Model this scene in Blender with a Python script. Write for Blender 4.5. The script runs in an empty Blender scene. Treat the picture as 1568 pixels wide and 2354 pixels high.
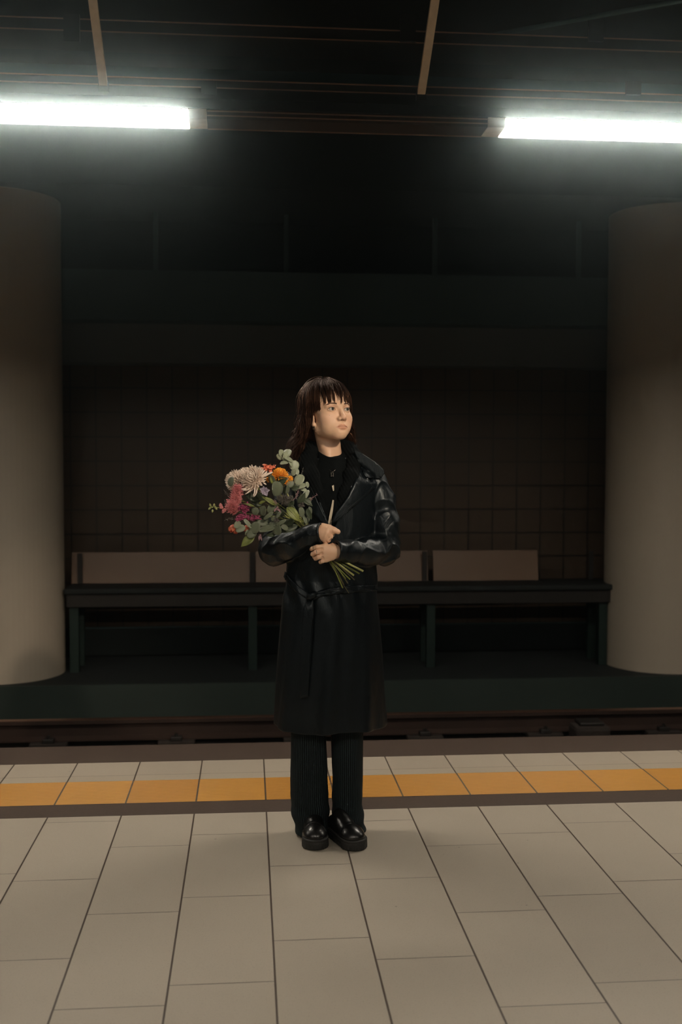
import bpy, bmesh, math, random
import numpy as np
from mathutils import Vector, Matrix
random.seed(7)
RNG = np.random.default_rng(11)
PI = math.pi
S = bpy.context.scene
COL = S.collection

# ------------------------------------------------------------------ camera
FPX, CX, CY, CAMH = 2480.0, 784.0, 1177.0, 1.45
psi = math.atan(214/FPX); tht = math.atan(126.5/FPX); rol = .00223
Fv = Vector((math.sin(psi)*math.cos(tht), math.cos(psi)*math.cos(tht), -math.sin(tht)))
Rv = Vector((math.cos(psi), -math.sin(psi), 0)); Uv = Rv.cross(Fv)
Rv, Uv = Rv*math.cos(rol)+Uv*math.sin(rol), Uv*math.cos(rol)-Rv*math.sin(rol)
cam = bpy.data.cameras.new('camera'); camo = bpy.data.objects.new('camera', cam); COL.objects.link(camo)
M = Matrix((Rv, Uv, -Fv)).transposed().to_4x4(); M.translation = (0, 0, CAMH)
camo.matrix_world = M
cam.sensor_fit = 'HORIZONTAL'; cam.sensor_width = 24.0; cam.lens = FPX/1568*24.0
cam.clip_start = .05; cam.clip_end = 60
cam.dof.use_dof = True; cam.dof.focus_distance = 4.05; cam.dof.aperture_fstop = 2.8
S.camera = camo
def at(px, py, Y):
    d = Fv + Rv*((px-CX)/FPX) - Uv*((py-CY)/FPX)
    return Vector((0, 0, CAMH)) + d*(Y/d.y)

# ------------------------------------------------------------------ world, exposure
W = bpy.data.worlds.new('world'); S.world = W; W.use_nodes = True
W.node_tree.nodes['Background'].inputs[0].default_value = (.25, .75, .8, 1)
W.node_tree.nodes['Background'].inputs[1].default_value = .004
S.view_settings.view_transform = 'Standard'; S.view_settings.look = 'None'
S.view_settings.exposure = 0.0; S.view_settings.gamma = 1.0; S.view_settings.use_curve_mapping = False
LAMP = 66.0         # radiance of the lamp diffusers over the platform edge
LAMP_B = 62.0        # and of the tube row added unseen behind the camera
LAMPCOL = (1.0, .93, .80)
SPOT = 420.0          # power of the spot lamp added to lift her face

# ------------------------------------------------------------------ materials
def mat(name, col, rough=.6, metal=0, coat=0, coat_rough=.1, spec=.5, noise=None, bump=None, emis=None, sss=0, sheen=0):
    m = bpy.data.materials.new(name); m.use_nodes = True
    nt = m.node_tree; b = nt.nodes['Principled BSDF']
    b.inputs['Base Color'].default_value = (*col, 1); b.inputs['Roughness'].default_value = rough
    b.inputs['Metallic'].default_value = metal; b.inputs['Coat Weight'].default_value = coat
    b.inputs['Coat Roughness'].default_value = coat_rough; b.inputs['Specular IOR Level'].default_value = spec
    if sheen: b.inputs['Sheen Weight'].default_value = sheen
    if sss:
        b.inputs['Subsurface Weight'].default_value = sss
        b.inputs['Subsurface Radius'].default_value = (.012, .005, .003); b.inputs['Subsurface Scale'].default_value = .6
    if emis:
        b.inputs['Emission Color'].default_value = (*emis[0], 1); b.inputs['Emission Strength'].default_value = emis[1]
    tc = nt.nodes.new('ShaderNodeTexCoord')
    if noise:           # (scale, amount, second colour)
        n = nt.nodes.new('ShaderNodeTexNoise'); n.inputs['Scale'].default_value = noise[0]; n.inputs['Detail'].default_value = 4
        nt.links.new(tc.outputs['Object'], n.inputs['Vector'])
        r = nt.nodes.new('ShaderNodeMapRange'); r.inputs[1].default_value = .5-noise[1]; r.inputs[2].default_value = .5+noise[1]
        nt.links.new(n.outputs['Fac'], r.inputs[0])
        x = nt.nodes.new('ShaderNodeMix'); x.data_type = 'RGBA'
        x.inputs[6].default_value = (*col, 1); x.inputs[7].default_value = (*noise[2], 1)
        nt.links.new(r.outputs[0], x.inputs[0]); nt.links.new(x.outputs[2], b.inputs['Base Color'])
    if bump:            # (scale, strength, distance)
        n = nt.nodes.new('ShaderNodeTexNoise'); n.inputs['Scale'].default_value = bump[0]; n.inputs['Detail'].default_value = 5
        nt.links.new(tc.outputs['Object'], n.inputs['Vector'])
        u = nt.nodes.new('ShaderNodeBump'); u.inputs['Strength'].default_value = bump[1]; u.inputs['Distance'].default_value = bump[2]
        nt.links.new(n.outputs['Fac'], u.inputs['Height']); nt.links.new(u.outputs[0], b.inputs['Normal'])
    return m
def nd(nt, t, **k):
    n = nt.nodes.new(t)
    for a, v in k.items(): setattr(n, a, v)
    return n
def math_(nt, op, a, b=None, c=None):
    n = nt.nodes.new('ShaderNodeMath'); n.operation = op
    for i, v in enumerate((a, b, c)):
        if v is None: continue
        if isinstance(v, (int, float)): n.inputs[i].default_value = v
        else: nt.links.new(v, n.inputs[i])
    return n.outputs[0]
def joint_mask(nt, u, pitch, width):
    """1 on the joints of a regular grid along one coordinate (joint centred on multiples of pitch)"""
    f = math_(nt, 'FRACT', math_(nt, 'DIVIDE', u, pitch))
    d = math_(nt, 'MINIMUM', f, math_(nt, 'SUBTRACT', 1.0, f))
    return math_(nt, 'LESS_THAN', d, width/pitch/2)
def mixcol(nt, fac, a, b):
    x = nt.nodes.new('ShaderNodeMix'); x.data_type = 'RGBA'
    for i, v in ((0, fac), (6, a), (7, b)):
        if isinstance(v, tuple): x.inputs[i].default_value = (*v, 1)
        elif isinstance(v, (int, float)): x.inputs[i].default_value = v
        else: nt.links.new(v, x.inputs[i])
    return x.outputs[2]
def tile_mat(name, c1, c2, joint, pu, pv, ju, jv, rough, speck=.0, uv=True, axes='XY', grime=(.2, .17, .14), bumpd=.0015, vary=.1):
    m = bpy.data.materials.new(name); m.use_nodes = True; nt = m.node_tree; b = nt.nodes['Principled BSDF']
    tc = nd(nt, 'ShaderNodeTexCoord'); sp = nd(nt, 'ShaderNodeSeparateXYZ')
    nt.links.new(tc.outputs['UV' if uv else 'Object'], sp.inputs[0])
    u, v = sp.outputs['XYZ'.index(axes[0])], sp.outputs['XYZ'.index(axes[1])]
    j = math_(nt, 'MAXIMUM', joint_mask(nt, u, pu, ju), joint_mask(nt, v, pv, jv))
    n = nd(nt, 'ShaderNodeTexNoise'); n.inputs['Scale'].default_value = 1.6; n.inputs['Detail'].default_value = 5
    nt.links.new(tc.outputs['Object'], n.inputs['Vector'])
    n2 = nd(nt, 'ShaderNodeTexNoise'); n2.inputs['Scale'].default_value = 230; n2.inputs['Detail'].default_value = 2
    nt.links.new(tc.outputs['Object'], n2.inputs['Vector'])
    # each tile a slightly different tone
    wn = nd(nt, 'ShaderNodeTexWhiteNoise', noise_dimensions='2D'); cb = nd(nt, 'ShaderNodeCombineXYZ')
    nt.links.new(math_(nt, 'FLOOR', math_(nt, 'DIVIDE', u, pu)), cb.inputs[0]); nt.links.new(math_(nt, 'FLOOR', math_(nt, 'DIVIDE', v, pv)), cb.inputs[1])
    nt.links.new(cb.outputs[0], wn.inputs[0])
    base = mixcol(nt, math_(nt, 'MULTIPLY_ADD', wn.outputs['Value'], vary*4, math_(nt, 'SUBTRACT', n.outputs['Fac'], vary*2)), c1, c2)
    sm = math_(nt, 'MULTIPLY', math_(nt, 'GREATER_THAN', n2.outputs['Fac'], .635), speck)
    base = mixcol(nt, sm, base, tuple(x*.45 for x in c1))
    # sparse grime flecks
    v3 = nd(nt, 'ShaderNodeTexVoronoi'); v3.inputs['Scale'].default_value = 7.0; nt.links.new(tc.outputs['Object'], v3.inputs['Vector'])
    g = math_(nt, 'LESS_THAN', v3.outputs['Distance'], .028)
    base = mixcol(nt, math_(nt, 'MULTIPLY', g, .75 if speck else .0), base, grime)
    col = mixcol(nt, j, base, joint)
    nt.links.new(col, b.inputs['Base Color'])
    b.inputs['Roughness'].default_value = rough
    bp = nd(nt, 'ShaderNodeBump'); bp.inputs['Strength'].default_value = .8; bp.inputs['Distance'].default_value = bumpd
    nt.links.new(math_(nt, 'SUBTRACT', 1.0, j), bp.inputs['Height']); nt.links.new(bp.outputs[0], b.inputs['Normal'])
    return m
TP, TL = .2925, .592
M_floor = tile_mat('floor_tile', (.44, .39, .315), (.51, .455, .37), (.085, .062, .048), TP, TL, .006, .0032, .42, speck=.35)
M_edge = tile_mat('edge_tile', (.44, .38, .30), (.50, .44, .35), (.08, .06, .045), TP, .24, .006, .003, .45, speck=.3)
M_wall = tile_mat('wall_tile', (.076, .053, .034), (.096, .068, .044), (.010, .010, .009), .2205, .2135, .013, .013, .35, uv=False, axes='XZ', vary=.15)
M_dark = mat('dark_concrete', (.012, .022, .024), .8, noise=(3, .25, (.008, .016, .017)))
M_black = mat('black_concrete', (.004, .006, .006), .9)  # near-black tone for ceiling, beam, upper wall and lamp channel
M_brownslab = mat('brown_granite', (.085, .058, .045), .55, noise=(60, .2, (.065, .045, .036)))
M_bed = mat('track_bed', (.035, .026, .021), .85, noise=(30, .25, (.020, .016, .014)), bump=(40, .6, .01))
M_farfloor = mat('far_platform_top', (.010, .016, .017), .8, noise=(2, .25, (.007, .012, .013)))  # top surface in a darker tone than the platform face
M_green = mat('far_platform_concrete', (.026, .042, .036), .75, noise=(2, .25, (.019, .033, .029)))
M_fascia = mat('painted_fascia', (.060, .115, .130), .8, noise=(1.2, .3, (.048, .096, .105)))
M_col = mat('column_render', (.60, .54, .43), .36, noise=(.8, .3, (.53, .48, .385)))
M_steel = mat('dark_steel', (.03, .028, .026), .45, metal=.3)
M_rimlit = mat('lit_channel_rim', (.34, .21, .14), .45, metal=.3)  # light caught along the channel rims, put into a brighter brown
M_beige = mat('beige_painted_steel', (.74, .61, .45), .55, noise=(25, .2, (.60, .48, .34)))
M_white = mat('white_enamel', (.8, .8, .78), .35)
M_lamp = mat('lamp_diffuser', (.9, .9, .9), .4, emis=(LAMPCOL, LAMP))
M_lampb = mat('added_tube', (.9, .9, .9), .4, emis=(LAMPCOL, LAMP_B))

# ------------------------------------------------------------------ mesh helpers
def link(name, bm_or_mesh, m, parent=None, smooth=False):
    if isinstance(bm_or_mesh, bmesh.types.BMesh):
        me = bpy.data.meshes.new(name); bm_or_mesh.normal_update(); bm_or_mesh.to_mesh(me); bm_or_mesh.free()
    else: me = bm_or_mesh
    ms = m if isinstance(m, (list, tuple)) else [m]
    for q in ms: me.materials.append(q)
    if smooth: me.polygons.foreach_set('use_smooth', [True]*len(me.polygons))
    o = bpy.data.objects.new(name, me); COL.objects.link(o)
    if parent:
        o.parent = parent; o.matrix_parent_inverse = parent.matrix_basis.inverted()
    return o
def tag(o, label=None, cat=None, group=None, kind=None):
    if label: o['label'] = label
    if cat: o['category'] = cat
    if group: o['group'] = group
    if kind: o['kind'] = kind
    return o
def empty(name, loc, label=None, cat=None, group=None):
    o = bpy.data.objects.new(name, None); COL.objects.link(o); o.location = loc; o.empty_display_size = .1
    return tag(o, label, cat, group)
def bx(bm, x0, x1, y0, y1, z0, z1, bev=0):
    r = bmesh.ops.create_cube(bm, size=1)
    for v in r['verts']:
        v.co = Vector(((x0+x1)/2+v.co.x*(x1-x0), (y0+y1)/2+v.co.y*(y1-y0), (z0+z1)/2+v.co.z*(z1-z0)))
    if bev:
        es = list({e for v in r['verts'] for e in v.link_edges})
        bmesh.ops.bevel(bm, geom=es, offset=bev, segments=2, affect='EDGES', profile=.5)
def box(name, dims, m, parent=None, bev=0):
    bm = bmesh.new(); bx(bm, *dims, bev=bev); return link(name, bm, m, parent)
def tube(bm, pts, rad, n=8, cap=True):
    pts = [Vector(p) for p in pts]; rings = []
    rads = rad if isinstance(rad, (list, tuple)) else [rad]*len(pts)
    up = None
    for i, p in enumerate(pts):
        t = (pts[min(i+1, len(pts)-1)]-pts[max(i-1, 0)]).normalized()
        if up is None:
            up = Vector((0, 0, 1)) if abs(t.z) < .9 else Vector((1, 0, 0))
        a = t.cross(up).normalized(); b = a.cross(t).normalized(); up = b
        rings.append([bm.verts.new(p+(a*math.cos(k*2*PI/n)+b*math.sin(k*2*PI/n))*rads[i]) for k in range(n)])
    for r0, r1 in zip(rings, rings[1:]):
        for k in range(n): bm.faces.new((r0[k], r0[(k+1) % n], r1[(k+1) % n], r1[k]))
    if cap: bm.faces.new(rings[0][::-1]); bm.faces.new(rings[-1])
def bar(bm, a, b, w, h):
    """rectangular bar from a to b, w across, h in height"""
    a, b = Vector(a), Vector(b); t = (b-a).normalized()
    s = t.cross(Vector((0, 0, 1))); s = s.normalized() if s.length > .01 else Vector((1, 0, 0)); u = s.cross(t)
    q = [[bm.verts.new(p+s*w/2*i+u*h/2*j) for i, j in ((-1, -1), (1, -1), (1, 1), (-1, 1))] for p in (a, b)]
    for k in range(4): bm.faces.new((q[0][k], q[0][(k+1) % 4], q[1][(k+1) % 4], q[1][k]))
    bm.faces.new(q[0][::-1]); bm.faces.new(q[1])
def struct(name, bm, m, smooth=False): return tag(link(name, bm, m, smooth=smooth), kind='structure')

# ================================================================== SETTING
XL, XR = -7.0, 8.0
# platform floor: one slab; each column of tiles carries its own joint offset in its UVs
YF = 4.352
X0 = .0722
offs = {-4: .287, -3: .215, -2: .505, -1: .033, 0: .283, 1: .14, 2: .424, 3: .527, 4: .06, 5: .288}
bm = bmesh.new(); uvl = bm.loops.layers.uv.new('UVMap')
k0, k1 = int((XL-X0)/TP), int((XR-X0)/TP)
for k in range(k0, k1):
    a, b_ = X0+k*TP, X0+(k+1)*TP
    vs = [bm.verts.new(c) for c in ((a, -5, 0), (b_, -5, 0), (b_, YF, 0), (a, YF, 0))]
    f = bm.faces.new(vs)
    off = offs.get(k, ((k*.39) % 1)*TL)
    off += .0  # joints are at y = off (mod TL)
    # drift of real tiles: measured pitch .592 against modulus .58 is kept by anchoring at y = 3.5
    for l in f.loops: l[uvl].uv = (l.vert.co.x-X0, l.vert.co.y-({-4: 3.767, -3: 3.698, -2: 3.405, -1: 3.513, 0: 3.764, 1: 3.619, 2: 3.324, 3: 3.431, 4: 3.531, 5: 3.768}.get(k, off)))
bmesh.ops.remove_doubles(bm, verts=bm.verts, dist=1e-4)
fo = struct('floor', bm, M_floor)
box('slab', (XL, XR, -5, 5.42, -.60, -.012), M_dark).name = 'trim_1'
tag(bpy.data.objects['trim_1'], kind='structure')
# gutter band between tiles and yellow strip, the light edge course and brown nosing
for nm, y0, y1, m in (('trim_2', YF+.002, 4.507, M_brownslab), ('trim_4', 5.122, 5.43, M_brownslab)):
    tag(box(nm, (XL, XR, y0, y1, -.03, -.0005), m), kind='structure')
bm = bmesh.new(); uvl = bm.loops.layers.uv.new('UVMap')
bx(bm, XL, XR, 4.812, 5.12, -.03, .001)
for f in bm.faces:
    for l in f.loops: l[uvl].uv = (l.vert.co.x-X0, l.vert.co.y-4.908+.0)
struct('trim_5', bm, M_edge)
# yellow ribbed warning strip
m = bpy.data.materials.new('yellow_ribbed_tile'); m.use_nodes = True; nt = m.node_tree; b = nt.nodes['Principled BSDF']
tc = nd(nt, 'ShaderNodeTexCoord'); sp = nd(nt, 'ShaderNodeSeparateXYZ'); nt.links.new(tc.outputs['Object'], sp.inputs[0])
uu = math_(nt, 'SUBTRACT', sp.outputs[0], X0-20*TP)
jj = joint_mask(nt, uu, TP, .007)
n = nd(nt, 'ShaderNodeTexNoise'); n.inputs['Scale'].default_value = 5; n.inputs['Detail'].default_value = 6; nt.links.new(tc.outputs['Object'], n.inputs['Vector'])
wn = nd(nt, 'ShaderNodeTexWhiteNoise', noise_dimensions='1D'); nt.links.new(math_(nt, 'FLOOR', math_(nt, 'DIVIDE', uu, TP)), wn.inputs['W'])
base = mixcol(nt, math_(nt, 'MULTIPLY_ADD', wn.outputs['Value'], .5, math_(nt, 'MULTIPLY', n.outputs['Fac'], .5)), (.50, .215, .018), (.62, .30, .036))
rib = math_(nt, 'FRACT', math_(nt, 'DIVIDE', sp.outputs[1], .0165))
gro = math_(nt, 'LESS_THAN', rib, .28)
base = mixcol(nt, math_(nt, 'MULTIPLY', gro, .55), base, (.28, .11, .012))
nt.links.new(mixcol(nt, jj, base, (.06, .03, .015)), b.inputs['Base Color']); b.inputs['Roughness'].default_value = .5
M_yellow = m
bm = bmesh.new()
prof = []
y = 4.508
while y < 4.806:
    prof += [(y, .0005), (y+.004, .0032), (y+.011, .0032), (y+.0145, .0005)]; y += .0165
prof.append((4.811, .0005))
vs = [[bm.verts.new((x, a, c)) for a, c in prof] for x in (XL, XR)]
for i in range(len(prof)-1): bm.faces.new((vs[0][i], vs[1][i], vs[1][i+1], vs[0][i+1]))
struct('trim_3', bm, M_yellow)

# track bed, far platform, far wall, ceiling, end walls
tag(box('floor_1', (XL, XR, 5.42, 8.33, -.72, -.60), M_bed), kind='structure')
tag(box('floor_2', (XL, XR, 8.345, 9.72, -.72, -.30), M_farfloor), kind='structure')
tag(box('trim_6', (XL, XR, 8.31, 8.345, -.72, -.2995), M_green), kind='structure')
bm = bmesh.new(); bx(bm, XL, XR, 9.60, 9.72, -.30, 2.64); w = struct('wall_back', bm, M_wall)
w.location = (0, 0, 2.262-10*.2135); 
for v in w.data.vertices: v.co.z -= w.location.z
tag(box('baseboard_back', (XL, XR, 9.575, 9.60, -.30, -.055), M_dark), kind='structure')
tag(box('trim_7', (XL, XR, 9.572, 9.60, -.062, -.052), M_fascia), kind='structure')
tag(box('wall_left', (XL-.1, XL, -5.1, 9.72, -.72, 4.25), M_dark), kind='structure')
tag(box('wall_right', (XR, XR+.1, -5.1, 9.72, -.72, 4.25), M_dark), kind='structure')
tag(box('wall_front', (XL, XR, -5.1, -5, -.72, 4.25), M_dark), kind='structure')
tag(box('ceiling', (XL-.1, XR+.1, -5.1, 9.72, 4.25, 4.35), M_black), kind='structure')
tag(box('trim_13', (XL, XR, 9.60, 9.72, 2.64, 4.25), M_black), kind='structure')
# fascia beams over the far platform
zA0, zA1 = at(700, 838, 9.3).z, at(700, 748, 9.3).z
zB0, zB1 = at(700, 737, 8.95).z, at(700, 622, 8.95).z
M_fascia2 = mat('grey_fascia', (.15, .175, .18), .8, noise=(1.2, .3, (.12, .145, .15)))
tag(box('trim_8', (XL, XR, 9.30, 9.598, zA0, zA1), M_fascia2), kind='structure')
tag(box('trim_9', (XL, XR, 9.05, 9.30, zB0, zB1), M_fascia), kind='structure')
tag(box('trim_10', (XL, XR, 9.25, 9.598, zB1+.002, zB1+.02), M_dark), kind='structure')
# beam that the columns carry
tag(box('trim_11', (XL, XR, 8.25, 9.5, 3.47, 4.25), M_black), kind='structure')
# hangers above the fascia
for px, lab in ((358, 'thin grey rod above the left half of the bench, holding the fascia beam'), (658, 'thin grey rod just left of the woman, high above her head, holding the fascia beam'), (1000, 'thin grey rod between the woman and the right column, holding the fascia beam'), (1330, 'thin grey rod beside the right column, holding the fascia beam')):
    p = at(px, 590, 9.15)
    tag(box('hanger_rod', (p.x-.018, p.x+.018, 9.13, 9.17, zB1, 3.47), M_fascia), lab, 'rod', 'fascia hanger rods')

# ------------------------------------------------------------------ columns
def column(px_edge, side, label):
    e = at(px_edge, 1000, 8.86); r = .48; cx = e.x + side*r*1.0
    root = empty('column', (cx, 8.86, -.30), label, 'column', 'round columns between the tracks and far platform')
    bm = bmesh.new(); N = 72
    for z0, z1, rr, nm in ((-.30, 3.47, r, 'shaft'),):
        vs = [[bm.verts.new((cx+rr*math.cos(2*PI*k/N), 8.86+rr*math.sin(2*PI*k/N), z)) for k in range(N)] for z in (z0, z1)]
        for k in range(N): bm.faces.new((vs[0][k], vs[0][(k+1) % N], vs[1][(k+1) % N], vs[1][k]))
        bm.faces.new(vs[0][::-1]); bm.faces.new(vs[1])
    link('shaft', bm, M_col, root, smooth=False)
    return root
column(143, -1, 'round beige column at the left edge of the photo')
column(1400, 1, 'round beige column at the right edge of the photo')

# ------------------------------------------------------------------ rails
def rail(Y, label):
    root = empty('rail', (0, Y, -.56), label, 'rail')
    bm = bmesh.new()
    pr = [(-.035, .14), (.035, .14), (.035, .115), (.009, .10), (.009, .025), (.065, .008), (.065, 0), (-.065, 0), (-.065, .008), (-.009, .025), (-.009, .10), (-.035, .115)]
    vs = [[bm.verts.new((x, Y+a, -.56+c)) for a, c in pr] for x in (XL+.01, XR-.01)]
    n = len(pr)
    for i in range(n): bm.faces.new((vs[0][i], vs[0][(i+1) % n], vs[1][(i+1) % n], vs[1][i]))
    bm.faces.new(vs[0][::-1]); bm.faces.new(vs[1])
    link('rail_profile', bm, M_railm, root)
    box('running_surface', (XL+.01, XR-.01, Y-.030, Y+.030, -.4195, -.4165), M_railt, root)
    ks = range(-6, 9)
    for k in ks:
        x = .38+k*.89
        if x < XL+.2 or x > XR-.2: continue
        bm = bmesh.new(); bx(bm, x-.13, x+.13, Y-.12, Y+.12, -.60, -.561, bev=.006); s = link('fastening', bm, M_bed, root)
        for sg in (-1, 1):
            bm = bmesh.new(); bx(bm, x-.04, x+.04, Y+sg*.085-.03, Y+sg*.085+.03, -.561, -.530, bev=.005)
            tube(bm, [(x, Y+sg*.09, -.532), (x, Y+sg*.09, -.508)], .014, 6)
            link('clip', bm, M_steel, s)
    return root
M_railm = mat('rail_steel', (.07, .045, .036), .5, metal=.4, noise=(6, .3, (.045, .03, .025)))
M_railt = mat('polished_rail_head', (.42, .25, .18), .35, metal=.9)  # polished steel; the lit line along the top is put into its colour
rail(7.72, 'brown steel rail running across just beyond the platform edge, lit along its top')
rail(6.28, 'brown steel rail hidden low beside the near platform edge')
# lump of junction box beside the rail at right
root = empty('junction_box', at(1355, 1690, 7.5), 'low dark lump of a box beside the rail, right of the woman', 'box')
p = at(1355, 1692, 7.55)
bm = bmesh.new(); bx(bm, p.x-.14, p.x+.12, 7.42, 7.62, -.60, -.47, bev=.03); link('housing', bm, M_bed, root)
bm = bmesh.new(); bx(bm, p.x-.10, p.x+.08, 7.45, 7.6, -.471, -.445, bev=.01); link('lid', bm, M_steel, root)
bm = bmesh.new(); tube(bm, [(p.x+.11, 7.5, -.55), (p.x+.2, 7.48, -.585), (p.x+.4, 7.5, -.59)], .012); link('conduit', bm, M_steel, root)

# ------------------------------------------------------------------ lamp trunking over the platform edge
def lamp_row(Y, xs, mdiff, label_t, labels, w=.15, drop=.034, grp='row'):
    zt = 3.008; zb = zt-drop; YW = Y+w
    t = empty('lighting_trunk', (0, Y, zt), label_t, 'trunking')
    box('top_channel', (XL+.01, XR-.01, Y-.012, YW+.012, zt+.014, zt+.055), M_black, t)
    segs = []; cur = XL+.01
    for a, b in xs: segs.append((cur, a-.085)); cur = b+.085
    segs.append((cur, XR-.01))
    for a, b in segs:
        if b-a < .05: continue
        box('cover', (a, b, Y+.004, YW+.004, zb+.004, zt+.013), M_trunk, t)
        for z, y in ((zt+.004, Y), (zt-.016, Y), (zb, YW-.006)):
            box('flange', (a, b, y-.003, y+.0035, z-.002, z+.0022), M_rimlit, t)
    for i, (a, b) in enumerate(xs):
        L = empty('lamp', ((a+b)/2, Y, zt), labels[i], 'lamp', grp)
        box('diffuser', (a, b, Y+.001, YW-.001, zt, zt+.006), mdiff, L)
        box('reflector', (a, b, YW, YW+.004, zb, zt+.012), M_white, L)
        box('housing', (a, b, Y-.004, YW+.004, zt+.007, zt+.0135), M_white, L)
        for x in (a-.043, b+.043):
            box('end_cap', (x-.040, x+.040, Y, YW, zb+.002, zt+.013), M_beige, L)
        n = int((b-a)/.05)
        bm = bmesh.new()
        for k in range(1, n):
            x = a+(b-a)*k/n; bx(bm, x-.001, x+.001, Y+.002, YW-.001, zt-.012, zt-.0004)
        bx(bm, a, b, Y+.004, Y+.0055, zt-.0125, zt-.0121); bx(bm, a, b, YW-.006, YW-.0045, zt-.0125, zt-.0121)
        link('louvre', bm, M_white, L)
    return t
M_trunk = mat('trunk_brown', (.045, .030, .022), .5)
a0 = at(432, 290, 5).x; b0 = at(1163, 315, 5).x
SP = 1.50+ (b0-a0)
row = [(a0-1.5-SP, a0-SP), (a0-1.5, a0), (b0, b0+1.5), (b0+SP, b0+SP+1.5)]
lamp_row(5.0, row, M_lamp, 'long dark brown lighting trunk running across above the platform edge',
  ['switched-on strip lamp above the platform, out of the frame on the left', 'glowing white strip lamp at the upper left of the photo',
   'glowing white strip lamp at the upper right of the photo', 'switched-on strip lamp above the platform, out of the frame on the right'], grp='strip lamps over the platform edge')

# second row: bare tube battens added behind the camera to light her face
YBR = -.15
for i, (a, b, lab) in enumerate(((-3.3, -1.8, 'added bare tube batten behind the camera, left of the middle'), (-.7, .8, 'added bare tube batten behind the camera, in the middle'), (1.9, 3.4, 'added bare tube batten behind the camera, right of the middle'))):
    L = empty('fill_tube_batten', ((a+b)/2, YBR, 3.06), lab, 'lamp', 'added tube battens behind the camera')
    box('housing', (a-.03, b+.03, YBR-.06, YBR+.06, 3.012, 3.08), M_white, L, bev=.006)
    for s_ in (-1, 1):  # wings shaped to keep the tube light off the column tops
        bm = bmesh.new(); vs = [[bm.verts.new((x, YBR+s_*yy, zz)) for yy, zz in ((.062, 3.03), (.30, 3.012), (.305, 2.936), (.309, 2.936), (.304, 3.018), (.062, 3.036))] for x in (a-.03, b+.03)]
        for k in range(6): bm.faces.new((vs[0][k], vs[0][(k+1) % 6], vs[1][(k+1) % 6], vs[1][k]))
        bm.faces.new(vs[0]); bm.faces.new(vs[1][::-1]); link('cutoff_wing', bm, M_steel, L)
    for s_ in (-.03, .03):
        bm = bmesh.new(); tube(bm, [(a, YBR+s_, 2.985), (b, YBR+s_, 2.985)], .019, 16); link('tube', bm, M_lampb, L, True)
    for x in (a-.012, b+.012):
        box('lamp_holder', (x-.01, x+.01, YBR-.055, YBR+.055, 2.955, 3.019), M_white, L)
    for x in (a+.3, b-.3):
        bm = bmesh.new(); tube(bm, [(x, YBR, 3.08), (x, YBR, 4.25)], .005, 6); link('suspension_rod', bm, M_steel, L)

# unseen spot lamp added above right of the camera to brighten her face
SP_ = Vector((1.75, .75, 3.15)); TG = at(765, 985, 4.08); dv = (TG-SP_).normalized()
sr = empty('fill_spotlight', SP_, 'small white spot lamp added out of view to the right of the camera, to brighten the woman', 'lamp')
ld = bpy.data.lights.new('fill_beam', 'SPOT'); ld.energy = SPOT; ld.color = (1, .86, .66); ld.spot_size = math.radians(19); ld.spot_blend = .9; ld.shadow_soft_size = .06
lo_ = bpy.data.objects.new('fill_beam', ld); COL.objects.link(lo_); lo_.parent = sr; lo_.rotation_euler = dv.to_track_quat('-Z', 'Y').to_euler(); lo_.location = dv*.02
bm = bmesh.new(); tube(bm, [SP_-dv*.16, SP_-dv*.15, SP_-dv*.05, SP_-dv*.0, SP_+dv*.0], [.02, .045, .055, .066, .066], 20); link('lamp_head', bm, M_white, sr, True)
bm = bmesh.new(); tube(bm, [SP_-dv*.08+Vector((0, 0, .05)), SP_-dv*.08+Vector((0, 0, 4.25-SP_.z+dv.z*.08))], .009, 8); link('stem', bm, M_white, sr)

# cable trays above the lamps
def tray(name, Y, pairs, label, face=None, d=.25):
    t = empty(name, (0, Y, 3.2), label, 'cable tray')
    bm = bmesh.new(); z0, z1 = pairs
    bx(bm, XL+.01, XR-.01, Y+.002, Y+d, z0+.002, z1-.002); link('tray_body', bm, M_steel, t)
    bm = bmesh.new()
    for z in (z0, z1): bx(bm, XL+.01, XR-.01, Y-.004, Y+.002, z-.0022, z+.0022)
    link('tray_lip', bm, M_rimlit, t)
    return t
T1 = tray('cable_tray', 5.0, (3.115, 3.150), 'long dark cable tray directly above the glowing lamps')
T2 = tray('cable_tray', 5.0, (3.347, 3.398), 'highest long dark cable tray near the top of the photo')
for t, pxs, y in ((T1, (480, 1456), 203), (T2, (165, 938, 1370), 65)):
    for px in pxs:
        p = at(px, y, 4.985)
        box('bracket', (p.x-.035, p.x+.035, 4.975, 4.995, p.z-.06 if t == T2 else p.z-.03, p.z+.06 if t == T2 else p.z+.03), M_steel, t)
tag(box('trim_12', (XL, XR, 5.12, 5.3, 3.17, 3.24), M_fascia), kind='structure')
# slanting struts from the tray up to the ceiling
for (px, py, lab, s) in ((238, 196, 'beige flat strut slanting up from the tray above the left lamp', 0), (968, 216, 'beige flat strut slanting up from the tray between the two lamps', 0)):
    e = at(px, py, 4.97); d = Vector((0, -math.cos(math.radians(37.0)), math.sin(math.radians(37.0))))
    q = e + d*((4.25-e.z)/d.z)
    root = empty('strut', q, lab, 'strut', 'beige struts under the ceiling')
    bm = bmesh.new(); bar(bm, e, q, .036, .02); link('flat_bar', bm, M_beige, root)
    bm = bmesh.new(); bx(bm, e.x-.022, e.x+.022, e.y-.01, 4.99, e.z-.03, e.z+.012); link('foot_plate', bm, M_steel, root)
bm = bmesh.new(); tube(bm, [at(1005, 104, 5.3), at(1568, 1, 4.6), at(1900, -55, 4.2)], .012, 8)
tag(link('conduit', bm, M_fascia, None, True), 'thin grey conduit slanting up to the right between the struts and the frame edge', 'conduit')

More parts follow.
